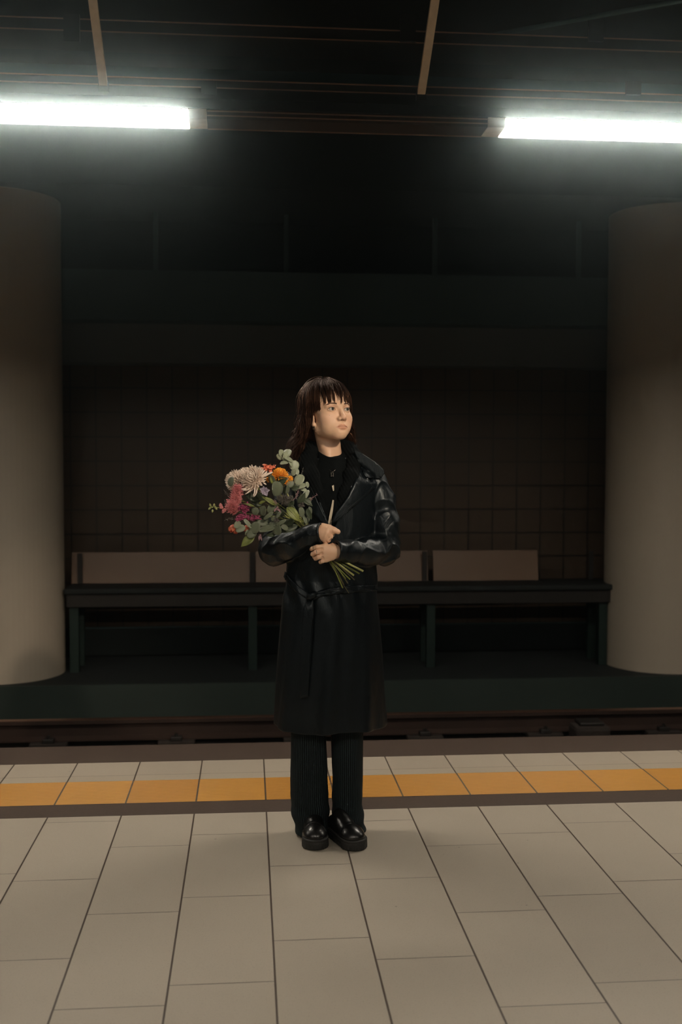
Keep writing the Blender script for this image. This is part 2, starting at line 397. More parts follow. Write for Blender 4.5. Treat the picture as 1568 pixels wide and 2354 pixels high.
# ------------------------------------------------------------------ bench on the far platform
M_board = mat('laminate_board', (.20, .125, .075), .38, noise=(3, .3, (.17, .10, .056)))
M_seat = mat('bench_seat', (.006, .010, .010), .75)
M_leg = mat('green_steel_leg', (.004, .020, .016), .6)
YB = 9.05
bench = empty('bench', (at(700, 1400, YB).x, YB, -.30), 'long bench with brown back panel and green legs against the tiled wall', 'bench')
zt, zb = at(700, 1268, YB+.16).z, at(700, 1340, YB+.10).z
for a, b in ((165, 574), (588, 983), (996, 1236)):
    xa, xb = at(a, 1300, YB+.15).x, at(b, 1300, YB+.15).x
    bm = bmesh.new(); vs = []
    for yy0, yy1 in ((0, 0), (.02, .02)):
        vs.append([bm.verts.new(c) for c in ((xa, YB+.12+yy0, zb), (xb, YB+.12+yy0, zb), (xb, YB+.17+yy0, zt), (xa, YB+.17+yy0, zt))])
    bm.faces.new(vs[0]); bm.faces.new(vs[1][::-1])
    for k in range(4): bm.faces.new((vs[0][k], vs[1][k], vs[1][(k+1) % 4], vs[0][(k+1) % 4]))
    link('back_panel', bm, M_board, bench)
xa, xb = at(160, 1380, YB).x, at(1395, 1380, YB).x
zs1, zs0 = at(700, 1350, YB-.30).z, at(700, 1392, YB-.30).z
bm = bmesh.new(); bx(bm, xa, xb, YB-.30, YB+.10, zs1-.045, zs1, bev=.012); link('seat', bm, M_seat, bench)
bm = bmesh.new(); bx(bm, xa+.02, xb-.02, YB-.27, YB-.24, zs0, zs1-.046); link('seat_rail', bm, M_steel, bench)
for px in (172, 581, 989, 1383):
    x = at(px, 1450, YB-.2).x
    bm = bmesh.new(); bx(bm, x-.035, x+.035, YB-.24, YB-.17, -.30, zs1-.046); bx(bm, x-.035, x+.035, YB+.06, YB+.11, -.30, zs1-.046)
    bx(bm, x-.035, x+.035, YB-.24, YB+.11, zs1-.12, zs1-.047)
    lg = link('leg', bm, M_leg, bench)
    bm = bmesh.new(); bx(bm, x-.02, x+.02, YB+.10, YB+.117, zs1-.05, zt+.0); link('back_post', bm, M_steel, bench)

# ================================================================== signed-distance modelling
def sm(a, b, k):                      # smooth union
    h = np.clip(.5+.5*(b-a)/k, 0, 1); return b*(1-h)+a*h-k*h*(1-h)
def ss(a, b, k):                      # smooth subtraction of b from a
    return -sm(-a, b, k)
def sph(P, c, r): return np.linalg.norm(P-np.array(c), axis=-1)-r
def ell(P, c, r, R=None):
    q = P-np.array(c)
    if R is not None: q = q@np.array(R)
    r = np.array(r); k0 = np.linalg.norm(q/r, axis=-1); k1 = np.linalg.norm(q/(r*r), axis=-1)
    return k0*(k0-1)/np.maximum(k1, 1e-6)
def cone(P, a, b, ra, rb, flat=None):           # round cone by linear radius
    a = np.array(a, float); b = np.array(b, float); ba = b-a
    t = np.clip(((P-a)@ba)/max(ba@ba, 1e-12), 0, 1)
    return np.linalg.norm(P-a-t[..., None]*ba, axis=-1)-(ra+(rb-ra)*t)
def chain(P, pts, rs, k=.004):
    d = None
    for i in range(len(pts)-1):
        c = cone(P, pts[i], pts[i+1], rs[i], rs[i+1]); d = c if d is None else sm(d, c, k)
    return d
def stack(P, prof):
    """body of elliptical sections: rows (z, cx, cy, half width, half depth) from top to bottom"""
    pr = np.array(sorted(prof, key=lambda r: r[0])); z = P[..., 2]; zc = np.clip(z, pr[0, 0], pr[-1, 0])
    cx, cy, a, b = (np.interp(zc, pr[:, 0], pr[:, i]) for i in (1, 2, 3, 4))
    x, y = P[..., 0]-cx, P[..., 1]-cy
    k0 = np.sqrt((x/a)**2+(y/b)**2); k1 = np.sqrt((x/a**2)**2+(y/b**2)**2)
    d = k0*(k0-1)/np.maximum(k1, 1e-4)
    d = np.where(k0 < .3, -np.minimum(a, b)*(1-k0), d)
    dz = np.maximum(z-pr[-1, 0], pr[0, 0]-z)
    return np.where(dz > 0, np.sqrt(np.maximum(d, 0)**2+dz**2)+np.minimum(d, 0)*0, np.maximum(d, dz))
def vnoise(P, s, seed=0):
    q = P*s+seed*17.3
    return (np.sin(q[..., 0]*1.7+np.sin(q[..., 1]*1.3+q[..., 2]*.7)*1.9)+np.sin(q[..., 1]*1.9+np.sin(q[..., 2]*1.1-q[..., 0]*.9)*1.7)
            + np.sin(q[..., 2]*1.5+np.sin(q[..., 0]*1.2+q[..., 1]*1.4)*1.8))/3
def surf(fn, lo, hi, h, name, smooth_it=0):
    """surface nets of fn(P)=0 over the box lo..hi with cell h, block-culled"""
    lo = np.array(lo, float); hi = np.array(hi, float); B = 16
    nb = np.ceil((hi-lo)/(h*B)).astype(int); n = nb*B+1
    V = np.full(n, 1.0, np.float32)
    bi = np.stack(np.meshgrid(*[np.arange(k) for k in nb], indexing='ij'), -1).reshape(-1, 3)
    cen = lo+(bi+.5)*B*h; d = fn(cen); half = B*h*.87
    keep = np.abs(d) < half*1.6+.006
    for b in bi[~keep & (d < 0)]:
        V[b[0]*B:(b[0]+1)*B+1, b[1]*B:(b[1]+1)*B+1, b[2]*B:(b[2]+1)*B+1] = -1
    loc = np.stack(np.meshgrid(*[np.arange(B+1)]*3, indexing='ij'), -1)
    for b in bi[keep]:
        P = lo+(b*B+loc)*h
        V[b[0]*B:(b[0]+1)*B+1, b[1]*B:(b[1]+1)*B+1, b[2]*B:(b[2]+1)*B+1] = fn(P)
    s = V < 0
    cnt = np.zeros(n-1, np.int8); cor = [(i, j, k) for i in (0, 1) for j in (0, 1) for k in (0, 1)]
    def sl(A, c): return A[c[0]:A.shape[0]-1+c[0], c[1]:A.shape[1]-1+c[1], c[2]:A.shape[2]-1+c[2]]
    for c in cor: cnt += sl(s, c)
    act = np.argwhere((cnt > 0) & (cnt < 8))
    vals = {c: V[act[:, 0]+c[0], act[:, 1]+c[1], act[:, 2]+c[2]] for c in cor}
    acc = np.zeros((len(act), 3)); w = np.zeros(len(act))
    for c in cor:
        for ax in range(3):
            if c[ax]: continue
            c2 = list(c); c2[ax] = 1; c2 = tuple(c2); a, b = vals[c], vals[c2]
            m = (a < 0) != (b < 0); t = np.where(m, a/np.where(m, a-b, 1), 0)
            p = np.tile(np.array(c, float), (len(act), 1)); p[:, ax] += t
            acc[m] += p[m]; w[m] += 1
    verts = lo+(act+acc/w[:, None])*h
    idx = np.full(n-1, -1, np.int32); idx[act[:, 0], act[:, 1], act[:, 2]] = np.arange(len(act))
    quads = []
    for ax in range(3):
        u, v = [(1, 2), (2, 0), (0, 1)][ax]
        s0 = np.take(s, range(n[ax]-1), ax); s1 = np.take(s, range(1, n[ax]), ax)
        e = np.argwhere(s0 != s1)
        ok = (e[:, u] > 0) & (e[:, v] > 0) & (e[:, u] < n[u]-1) & (e[:, v] < n[v]-1); e = e[ok]
        def cell(du, dv):
            q = e.copy(); q[:, u] += du; q[:, v] += dv; return idx[q[:, 0], q[:, 1], q[:, 2]]
        q = np.stack([cell(-1, -1), cell(0, -1), cell(0, 0), cell(-1, 0)], 1)
        inside = s[e[:, 0], e[:, 1], e[:, 2]]
        q[~inside] = q[~inside][:, ::-1]
        quads.append(q)
    Q = np.concatenate(quads); Q = Q[(Q >= 0).all(1)]
    return verts, Q
def mesh_np(name, verts, quads, smooth=True):
    me = bpy.data.meshes.new(name); k = quads.shape[1]
    me.vertices.add(len(verts)); me.vertices.foreach_set('co', np.asarray(verts, np.float32).ravel())
    me.loops.add(quads.size); me.loops.foreach_set('vertex_index', quads.astype(np.int32).ravel())
    me.polygons.add(len(quads)); me.polygons.foreach_set('loop_start', np.arange(0, quads.size, k, dtype=np.int32))
    me.polygons.foreach_set('loop_total', np.full(len(quads), k, np.int32))
    me.update(calc_edges=True); me.validate()
    if smooth: me.polygons.foreach_set('use_smooth', [True]*len(me.polygons))
    return me
def join_np(parts):
    vs, qs, o = [], [], 0
    for v, q in parts: vs.append(v); qs.append(q+o); o += len(v)
    return np.concatenate(vs), np.concatenate(qs)
def color_attr(me, name, cols):
    a = me.color_attributes.new(name, 'FLOAT_COLOR', 'POINT')
    c = np.ones((len(me.vertices), 4), np.float32); c[:, :3] = cols; a.data.foreach_set('color', c.ravel())

# ================================================================== THE WOMAN
YP = 4.08
def A(px, py, dy=0.0): return np.array(at(px, py, YP+dy))
HC = A(755.5, 951, .0)                     # middle of the head, between the ears, at eye level
yaw, pit, rolh = math.radians(26), math.radians(10), math.radians(-1)
hy = Vector((math.sin(yaw)*math.cos(pit), -math.cos(yaw)*math.cos(pit), math.sin(pit)))    # face direction
hx = hy.cross(Vector((0, 0, 1))).normalized()*1.0                                             # towards image-left = her right
hz_ = hx.cross(hy).normalized()
HR = np.array([list(hx), list(hy), list(hz_)]).T        # columns: head axes in the world; +x = her right (image left)
def h2w(p): return HC+HR@np.array(p, float)
def to_head(P): return (P-HC)@HR
def bump_(P, c, r, a):
    return -a*np.exp(-np.sum(((P-np.array(c))/np.array(r))**2, -1))
def eye_c(s): return (s*.0322, .0735, .0)
def head_sdf(Q):
    P = Q.copy(); P[..., 0] = np.abs(P[..., 0])           # the face is symmetric
    d = ell(P, (0, -.020, .040), (.0745, .090, .078))
    d = sm(d, ell(P, (0, .030, .030), (.0625, .056, .062)), .03)           # forehead
    d = sm(d, ell(P, (0, .028, -.030), (.060, .060, .068)), .025)           # mid face
    d = sm(d, cone(P, (.047, .002, -.062), (.010, .061, -.0860), .0170, .017), .032)   # jaw
    d = sm(d, ell(P, (0, .069, -.0895), (.021, .0200, .0185)), .024)                        # chin
    d = sm(d, sph(P, (.041, .054, -.030), .0215), .026)                     # cheek bones
    d = sm(d, ell(P, (.031, .049, -.058), (.022, .025, .027)), .022)         # cheek flesh
    d = sm(d, ell(P, (0, .072, -.066), (.027, .0205, .024)), .018)          # muzzle
    d = sm(d, cone(P, (.012, .0825, .0155), (.043, .066, .017), .0070, .0065), .016)  # brow
    # eye socket, lids, opening
    d = ss(d, ell(P, (.0325, .0935, -.001), (.0180, .0125, .0115)), .011)
    lid = sph(P, (.0322, .0735, 0), .0140)
    d = sm(d, lid, .0045)
    # crease above the upper lid
    d = d - bump_(P, (.0325, .089, .0105), (.013, .01, .0018), .0012)
    op = np.maximum(np.abs(P[..., 2]+.0006-.0035*np.clip((P[..., 0]-.0322)/.015, -1, 1)*.35)-.0061*np.clip(1-((P[..., 0]-.0322)/.0142)**2, 0, 1)**.6, .078-P[..., 1])
    op = np.maximum(op, np.abs(P[..., 0]-.0322)-.0140)
    d = ss(d, op, .0012)
    # nose
    n = cone(P, (0, .0835, .010), (0, .1005, -.028), .0068, .0084)
    n = sm(n, sph(P, (0, .1040, -.0350), .0102), .008)
    n = sm(n, ell(P, (.0118, .0945, -.0388), (.0072, .0098, .0074)), .005)
    n = sm(n, cone(P, (0, .085, -.036), (0, .090, -.044), .009, .006), .006)
    d = sm(d, n, .0085)
    d = ss(d, ell(P, (.0062, .0985, -.0455), (.0030, .0048, .0032)), .002)  # nostril
    # philtrum, lips
    d = ss(d, cone(P, (0, .1005, -.048), (0, .0985, -.0555), .0028, .0028), .004)
    P = P+np.array([0, 0, .0025]); x = P[..., 0]
    ul = cone(P, (0, .0910, -.0610), (.0075, .0895, -.0600), .0052, .0052)
    ul = sm(ul, cone(P, (.0075, .0895, -.0600), (.0250, .0765, -.0668), .0052, .0020), .004)
    ll = cone(P, (0, .0905, -.0705), (.0105, .0875, -.0695), .0062, .0054)
    ll = sm(ll, cone(P, (.0105, .0875, -.0695), (.0240, .0770, -.0670), .0052, .0020), .004)
    lips = sm(ul, ll, .0012)
    d = sm(d, lips, .003)
    ml = cone(P, (0, .0985, -.0655), (.0115, .0945, -.0652), .0013, .0013)
    ml = np.minimum(ml, cone(P, (.0115, .0945, -.0652), (.0245, .0830, -.0672), .0013, .0012))
    d = ss(d, ml, .0022)
    d = ss(d, ell(P, (0, .0985, -.0800), (.013, .0062, .0040)), .008)       # dip under the lower lip
    P = P-np.array([0, 0, .0025])
    # ear
    e = ell(P, (.0715, -.004, -.020), (.0055, .0165, .029))
    e = ss(e, ell(P, (.0780, -.002, -.016), (.0050, .0105, .019)), .004)
    e = sm(e, sph(P, (.0695, .004, -.045), .0076), .006)
    d = sm(d, e, .005)
    return d
NK0, NK1 = A(749, 985, .015), A(760, 1062, .028)
def headneck(P):
    d = head_sdf(to_head(P))
    n = chain(P, [NK0, A(756, 1022, .022), NK1, A(762, 1085, .04)], [.047, .0440, .047, .058])
    n = sm(n, cone(P, A(738, 1000, .01), A(757, 1052, -.018), .010, .009), .02)   # tendon on the side
    return sm(d, n, .016)

M_skin = bpy.data.materials.new('skin'); M_skin.use_nodes = True; nt = M_skin.node_tree; b = nt.nodes['Principled BSDF']
at_ = nd(nt, 'ShaderNodeAttribute'); at_.attribute_name = 'tint'
tc = nd(nt, 'ShaderNodeTexCoord'); n = nd(nt, 'ShaderNodeTexNoise'); n.inputs['Scale'].default_value = 90; n.inputs['Detail'].default_value = 3
nt.links.new(tc.outputs['Object'], n.inputs['Vector'])
nt.links.new(mixcol(nt, math_(nt, 'MULTIPLY', n.outputs['Fac'], .12), at_.outputs['Color'], (.55, .30, .20)), b.inputs['Base Color'])
b.inputs['Roughness'].default_value = .48; b.inputs['Subsurface Weight'].default_value = .12
b.inputs['Subsurface Radius'].default_value = (.01, .004, .002); b.inputs['Subsurface Scale'].default_value = .5
bp = nd(nt, 'ShaderNodeBump'); bp.inputs['Strength'].default_value = .1; bp.inputs['Distance'].default_value = .0006
nt.links.new(n.outputs['Fac'], bp.inputs['Height']); nt.links.new(bp.outputs[0], b.inputs['Normal'])
SKIN = np.array((.76, .49, .33))
def skin_tint(V):
    P = to_head(V); x, y, z = np.abs(P[:, 0]), P[:, 1], P[:, 2]; zz = z+.0025
    c = np.tile(SKIN, (len(V), 1))
    def mixin(col, w): 
        nonlocal c
        c = c*(1-w[:, None])+np.array(col)*w[:, None]
    g = lambda cx_, cz, rx, rz: np.exp(-(((x-cx_)/rx)**2+((z-cz)/rz)**2))*(y > .03)
    mixin((.68, .36, .25), g(.042, -.036, .022, .018)*.35)      # cheeks
    mixin((.66, .36, .26), g(0, -.036, .012, .010)*.3)
    mixin((.42, .22, .14), g(.0325, .0085, .017, .006)*.55)       # darker tone over the upper lids
    mixin((.36, .20, .14), g(.0325, -.0068, .016, .0026)*.5)
    # lips
    up = -.0575+.0015*np.clip((x-.004)/.004, -1, 1)*(x < .008)-.0075*np.clip((x-.006)/.018, 0, 1)**1.5
    lo = -.0775+.0095*np.clip(x/.0250, 0, 1)**2.2
    lm = (1/(1+np.exp(-(up-zz)/.0005)))*(1/(1+np.exp(-(zz-lo)/.0006)))*(1/(1+np.exp(-(.0255-x)/.0008)))*(y > .06)
    mixin((.58, .26, .16), lm*.8)
    ml = np.exp(-((zz+.0657+.0015*np.clip((x-.011)/.013, 0, 1))/.0011)**2)*(1/(1+np.exp((x-.0205)/.0012)))*(y > .06)
    mixin((.20, .07, .05), ml*.6)
    # nostril shade put into the tint, lash line, small mole on the right cheek
    mixin((.10, .04, .03), np.exp(-(((x-.0058)/.0032)**2+((z+.0450)/.0022)**2))*(y > .085)*.75)
    mole = np.exp(-(((P[:, 0]-.0445)/.0011)**2+((z+.0245)/.0011)**2))*(y > .03)
    mixin((.12, .06, .04), mole*.8)
    return c

# ------------------------------------------------------------------ hands
def finger(P, pts, rs):
    return chain(P, [A(*p) for p in pts], rs, .0025)
def left_hand(P):          # image right cuff: back of the hand, fingers round the stems
    w = A(788, 1268, -.196)
    kn = [A(747, 1257, -.213), A(744, 1267, -.217), A(745, 1277, -.215), A(750, 1286, -.209)]
    d = None
    for k, r in zip(kn, (.0115, .0118, .0112, .0105)):
        c = cone(P, w, k, .021, r); d = c if d is None else sm(d, c, .010)
    d = sm(d, cone(P, A(768, 1268, -.190), A(751, 1270, -.196), .018, .014), .012)
    fs = [([(747, 1257, -.213), (729, 1257.5, -.217), (718, 1261, -.206), (715.5, 1263, -.188)], [.0098, .0082, .0073, .0064]),
          ([(744, 1267, -.217), (726.5, 1269.5, -.220), (719, 1273.5, -.208), (718, 1275, -.188)], [.0102, .0085, .0076, .0066]),
          ([(745, 1277, -.215), (732, 1281, -.219), (726, 1284, -.207), (725, 1285, -.188)], [.0098, .0082, .0073, .0065]),
          ([(750, 1286, -.209), (741, 1290, -.213), (737, 1292, -.202), (736.5, 1292, -.186)], [.0090, .0074, .0068, .0060])]
    f = None
    for p, r in fs:
        c = finger(P, p, r); f = c if f is None else np.minimum(f, c)
    d = sm(d, f, .005)
    # knuckle dips between the tendons
    for a, b in zip(kn, kn[1:]):
        m = (a+b)/2; d = ss(d, sph(P, m+np.array([-.010, -.011, 0]), .0035), .006)
    th = finger(P, [(766, 1256, -.192), (748, 1262, -.160), (733, 1272, -.150), (723, 1280, -.160)], [.013, .0115, .0098, .0082])
    return sm(d, th, .008)
def right_hand(P):         # image left cuff: loose fist, thumb lying to the right
    w = A(722, 1226, -.180)
    kn = [A(754, 1217, -.206), A(751.5, 1225.5, -.210), A(748.5, 1233, -.208), A(745, 1240, -.202)]
    d = None
    for k, r in zip(kn, (.0118, .0118, .0112, .0105)):
        c = cone(P, w, k, .022, r); d = c if d is None else sm(d, c, .010)
    d = sm(d, cone(P, A(735, 1226, -.18), A(748, 1226, -.180), .022, .018), .012)
    fs = [([(754, 1217, -.206), (763.5, 1225, -.199), (761, 1231, -.178), (753, 1232, -.168)], [.0105, .0088, .0080, .0070]),
          ([(751.5, 1225.5, -.210), (760, 1234, -.203), (756, 1239, -.182), (749, 1239, -.170)], [.0105, .0090, .0080, .0070]),
          ([(748.5, 1233, -.208), (755, 1242, -.202), (751, 1245.5, -.182), (745, 1245, -.170)], [.0100, .0086, .0078, .0068]),
          ([(745, 1240, -.202), (748.5, 1248.5, -.197), (745, 1250, -.180), (741, 1249, -.170)], [.0092, .0078, .0070, .0062])]
    f = None
    for p, r in fs:
        c = finger(P, p, r); f = c if f is None else np.minimum(f, c)
    d = sm(d, f, .004)
    th = finger(P, [(742, 1211, -.190), (757, 1213.5, -.200), (768, 1218.5, -.206), (777, 1222.5, -.208)], [.0140, .0118, .0108, .0090])
    d = sm(d, th, .007)
    d = d - bump_(P, A(769, 1218, -.217), (.004, .006, .006), .0008)
    return d

SHL, SHR = (674, 1112, .02), (866, 1112, .02)     # shoulders, image left / image right
ELL, ELR = (632, 1272, -.02), (884, 1268, -.02)   # elbows
WRL, WRR = (730, 1227, -.178), (788, 1268, -.190) # wrists
def body_rough(P):
    z = lambda py: float(A(760, py)[2]); X = lambda px: float(A(px, 1150)[0])
    xm = X(764)
    d = stack(P, [(z(1070), xm, YP+.03, .06, .055), (z(1100), xm, YP+.02, .125, .070), (z(1160), xm, YP, .135, .085),
                  (z(1300), X(760), YP, .120, .085), (z(1400), X(758), YP, .155, .10), (z(1450), X(758), YP, .160, .10), (z(1500), X(758), YP, .12, .09)])
    for sh, el, wr in ((SHL, ELL, WRL), (SHR, ELR, WRR)):
        d = sm(d, chain(P, [A(*sh), A(*el), A(*wr)], [.034, .032, .024], .01), .02)
    for hx0, kx, fx, fy in ((722, 712, 722, 0), (798, 800, 805, 0)):
        d = sm(d, chain(P, [A(hx0, 1470, 0), A(kx, 1700, -.01), A(fx, 1900, .03)], [.08, .052, .036], .02), .03)
    return d
def build_body():
    parts = []
    c = A(756, 960)
    parts.append(surf(headneck, c-np.array([.125, .15, .20]), c+np.array([.125, .15, .135]), .0013, 'head'))
    a = A(745, 1275, -.19); parts.append(surf(left_hand, a-np.array([.075, .055, .05]), a+np.array([.085, .065, .055]), .0013, 'lh'))
    a = A(745, 1228, -.19); parts.append(surf(right_hand, a-np.array([.06, .05, .05]), a+np.array([.075, .055, .05]), .0013, 'rh'))
    c = A(760, 1500)
    parts.append(surf(body_rough, c-np.array([.36, .30, .75]), c+np.array([.36, .20, .80]), .009, 'body'))
    v, q = join_np(parts)
    me = mesh_np('body', v, q); color_attr(me, 'tint', skin_tint(v))
    return me
woman = empty('person', (float(A(765, 1900)[0]), YP, 0),
  'woman in a long black leather coat standing on the platform, holding a bouquet', 'person')
body = link('body', build_body(), M_skin, woman)
body['label'] = 'pale skin of the face, neck and hands'

# ------------------------------------------------------------------ eyes
M_eye = bpy.data.materials.new('eye'); M_eye.use_nodes = True; nt = M_eye.node_tree; b = nt.nodes['Principled BSDF']
tc = nd(nt, 'ShaderNodeTexCoord'); sp = nd(nt, 'ShaderNodeSeparateXYZ'); nt.links.new(tc.outputs['Object'], sp.inputs[0])
rr = math_(nt, 'SQRT', math_(nt, 'ADD', math_(nt, 'POWER', sp.outputs[0], 2.0), math_(nt, 'POWER', sp.outputs[2], 2.0)))
c1 = mixcol(nt, math_(nt, 'LESS_THAN', rr, .0062), (.48, .43, .39), (.075, .07, .055))
c2 = mixcol(nt, math_(nt, 'LESS_THAN', rr, .0026), c1, (.01, .01, .01))
nt.links.new(c2, b.inputs['Base Color']); b.inputs['Roughness'].default_value = .12
def rot_to(d):
    d = Vector(d).normalized(); return d.to_track_quat('Y', 'Z').to_matrix().to_4x4()
gaze = (Vector(hy)+Vector((.10, 0, .03))).normalized()
for s in (1, -1):
    bm = bmesh.new(); bmesh.ops.create_uvsphere(bm, u_segments=32, v_segments=20, radius=.0126)
    o = link('eye', bm, M_eye, body, True)
    o.matrix_parent_inverse = Matrix(); woman_l = Matrix.Translation(woman.location)
    o.matrix_basis = woman_l.inverted() @ Matrix.Translation(h2w(eye_c(s))) @ rot_to(gaze)
    o.parent = woman
M_hair = mat('dark_brown_hair', (.010, .0048, .0032), .42, spec=.45)
M_hair.node_tree.nodes['Principled BSDF'].inputs['Specular Tint'].default_value = (1, .50, .30, 1)
M_lash = mat('lash', (.02, .012, .01), .6)
M_brow = mat('brow_hair', (.16, .085, .055), .6)
# brows and lashes
for s in (1, -1):
    bm = bmesh.new()
    for k in range(46):
        t = k/45; x = .014+.031*t; z = .0165+.004*math.sin(t*PI*.75)-.003*max(0, t-.7)*3
        q = np.array([[s*x, .11, z]]); 
        # walk back to the brow surface
        y = .11
        while y > .04 and headneck(np.array([h2w((s*x, y, z))]))[0] > 0: y -= .0008
        th_ = .0042*(1-.6*t)
        for j in range(5):
            jz = z+(j/4-.5)*th_; tube(bm, [h2w((s*x, y-.0004, jz)), h2w((s*(x+.004), y+.0006-.0012*t, jz+.0024*(1-t)+.0002)), h2w((s*(x+.0075), y-.0026*t-.0008, jz+.0022*(1-t)))], [.00020, .00018, .0001], 4)
    link('eyebrow', bm, M_brow, woman, True)
    bm = bmesh.new()
    for k in range(24):
        t = k/23*2-1; x = .0322+t*.0138; z = .0054*max(0, 1-t*t)**.6-.0002+.0006*t; y = .0735+math.sqrt(max(1e-6, .0143**2-(t*.0138)**2-z*z))
        tube(bm, [h2w((s*x, y-.001, z)), h2w((s*(x+.001*t), y+.0018, z+.0006)), h2w((s*(x+.002*t+.0004), y+.0030, z+.0020))], [.00030, .00024, .0001], 4)
    pts = [h2w((s*(.0322+t*.0142), .0735+math.sqrt(max(1e-6, .0141**2-(t*.0136)**2-.00003)), .0054*max(0, 1-t*t)**.6-.0001+.0006*t)) for t in np.linspace(-1, 1, 17)]
    tube(bm, pts, [.0004]+[.00075]*15+[.0005], 5)
    link('eyelashes', bm, M_lash, woman, True)

# ------------------------------------------------------------------ clothes
from mathutils.bvhtree import BVHTree
def leather(name, col, rough, bs, bd):
    m = mat(name, col, rough, coat=.10, coat_rough=.22, spec=.30); nt = m.node_tree; b = nt.nodes['Principled BSDF']
    tc = nd(nt, 'ShaderNodeTexCoord'); mp = nd(nt, 'ShaderNodeMapping'); mp.inputs['Scale'].default_value = (1, 1, .45)
    nt.links.new(tc.outputs['Object'], mp.inputs[0]); b.inputs['Specular Tint'].default_value = (.82, .93, 1, 1)
    a = nd(nt, 'ShaderNodeTexNoise'); a.inputs['Scale'].default_value = 22; a.inputs['Detail'].default_value = 3; a.inputs['Distortion'].default_value = 1.2
    c = nd(nt, 'ShaderNodeTexVoronoi'); c.inputs['Scale'].default_value = 700
    nt.links.new(mp.outputs[0], a.inputs['Vector']); nt.links.new(tc.outputs['Object'], c.inputs['Vector'])
    r = math_(nt, 'ABSOLUTE', math_(nt, 'SUBTRACT', a.outputs['Fac'], .5))
    b1 = nd(nt, 'ShaderNodeBump'); b1.inputs['Strength'].default_value = bs; b1.inputs['Distance'].default_value = bd
    nt.links.new(r, b1.inputs['Height'])
    b2 = nd(nt, 'ShaderNodeBump'); b2.inputs['Strength'].default_value = .15; b2.inputs['Distance'].default_value = .0004
    nt.links.new(c.outputs['Distance'], b2.inputs['Height']); nt.links.new(b1.outputs[0], b2.inputs['Normal'])
    nt.links.new(b2.outputs[0], b.inputs['Normal']); nt.links.new(b2.outputs[0], b.inputs['Coat Normal'])
    return m
M_leather = leather('black_leather', (.0022, .0042, .0060), .42, .28, .012)
M_knit = mat('black_knit', (.003, .004, .0045), .95, spec=.1, bump=(350, .5, .002))
M_shirt = mat('cream_shirt', (.50, .44, .34), .8)
M_silver = mat('silver', (.75, .70, .62), .22, metal=1)
M_shoe = mat('polished_black_leather', (.006, .006, .006), .34, coat=.25, coat_rough=.12)
M_sole = mat('black_rubber_sole', (.013, .013, .012), .6, bump=(200, .3, .001))

def row(py, xl, xr, hd, dy=0.0):
    a, b = A(xl, py), A(xr, py); return (float(a[2]), float((a[0]+b[0])/2), YP+dy, float(b[0]-a[0])/2, hd)
COATP = [row(1052, 722, 812, .058, .03), row(1068, 706, 828, .075, .02), row(1085, 686, 852, .092, .01), row(1110, 672, 866, .108), row(1150, 668, 864, .118), row(1250, 664, 862, .118),
         row(1330, 657, 866, .114), row(1400, 647, 870, .128), row(1500, 638, 878, .142), row(1600, 631, 884, .152), row(1690, 626.5, 889.5, .158), row(1730, 624, 892, .162)]
ZW, ZH = A(760, 1350)[2], A(760, 1684)[2]
XC = float(A(758, 1500)[0])
ZHEM = float(at(758, 1684, YP-.12).z)
def ridged(P, s, seed): return (1-np.abs(vnoise(P, s, seed)))**3
def torso_full(P):
    d = stack(P, COATP)
    th_ = np.arctan2(P[..., 0]-XC, -(P[..., 1]-YP)); t = np.clip((ZW-P[..., 2])/(ZW-ZH), 0, 1.1)
    d = d-(.0085*np.sin(th_*7+1.3+1.5*t)+.004*np.sin(th_*13+4*t))*t**.8
    # gathered over the belt, soft drag folds on the chest
    near = np.exp(-((P[..., 2]-ZW)/.07)**2)
    d = d-near*.004*np.sin(P[..., 0]*95+P[..., 2]*30)
    d = np.maximum(d, ZHEM+.004*np.sin(P[..., 0]*21)-P[..., 2])
    up = np.clip((P[..., 2]-ZW)/.15, 0, 1)
    Q = P*np.array([1, .6, .28]); d = d-up*.0042*ridged(Q, 26, 3)
    return d
SLR = [((860, 1108, .01), .050), ((876, 1150, .01), .053), ((884, 1200, .0), .055), ((884, 1262, -.02), .057), ((845, 1270, -.10), .047), ((800, 1268, -.175), .040), ((765, 1266, -.225), .038)]
SLL = [((680, 1108, .01), .050), ((664, 1150, .01), .053), ((648, 1200, .0), .055), ((634, 1262, -.02), .058), ((672, 1252, -.10), .046), ((712, 1232, -.165), .039), ((752, 1222, -.215), .037)]
def sleeve(P, S_, cuff, seed, bore):
    pts = [A(*s[0]) for s in S_]; rs = [s[1] for s in S_]
    d = chain(P, pts, rs, .025)
    el = np.exp(-((np.linalg.norm(P-pts[3], axis=-1))/.085)**2)
    d = d-(.0045+.0075*el)*ridged(P*np.array([1, 1, 1.5]), 24, seed)+.004
    d = d+.003*el*vnoise(P, 60, seed+2)
    c = A(*cuff[0]); n = pts[-1]-pts[-2]; n = n*np.array([1, .55, .35]); n /= np.linalg.norm(n)
    d = np.maximum(d, (P-c)@n)
    # raised cuff edge
    d = sm(d, np.maximum(np.abs((P-c)@n+.004)-.003, chain(P, pts[-3:], [r+.0008 for r in rs[-3:]], .01)), .002)
    return d
def sleeves(P):
    return sleeve(P, SLR, ((771.5, 1268, -.215),), 5, True), sleeve(P, SLL, ((740.5, 1226, -.20),), 9, True)
def bores(P):
    r = chain(P, [A(*s[0]) for s in SLR[-3:]], [.030, .0295, .0295], .01)
    l = chain(P, [A(*s[0]) for s in SLL[-3:]], [.030, .0290, .0290], .01)
    return np.minimum(r, l)
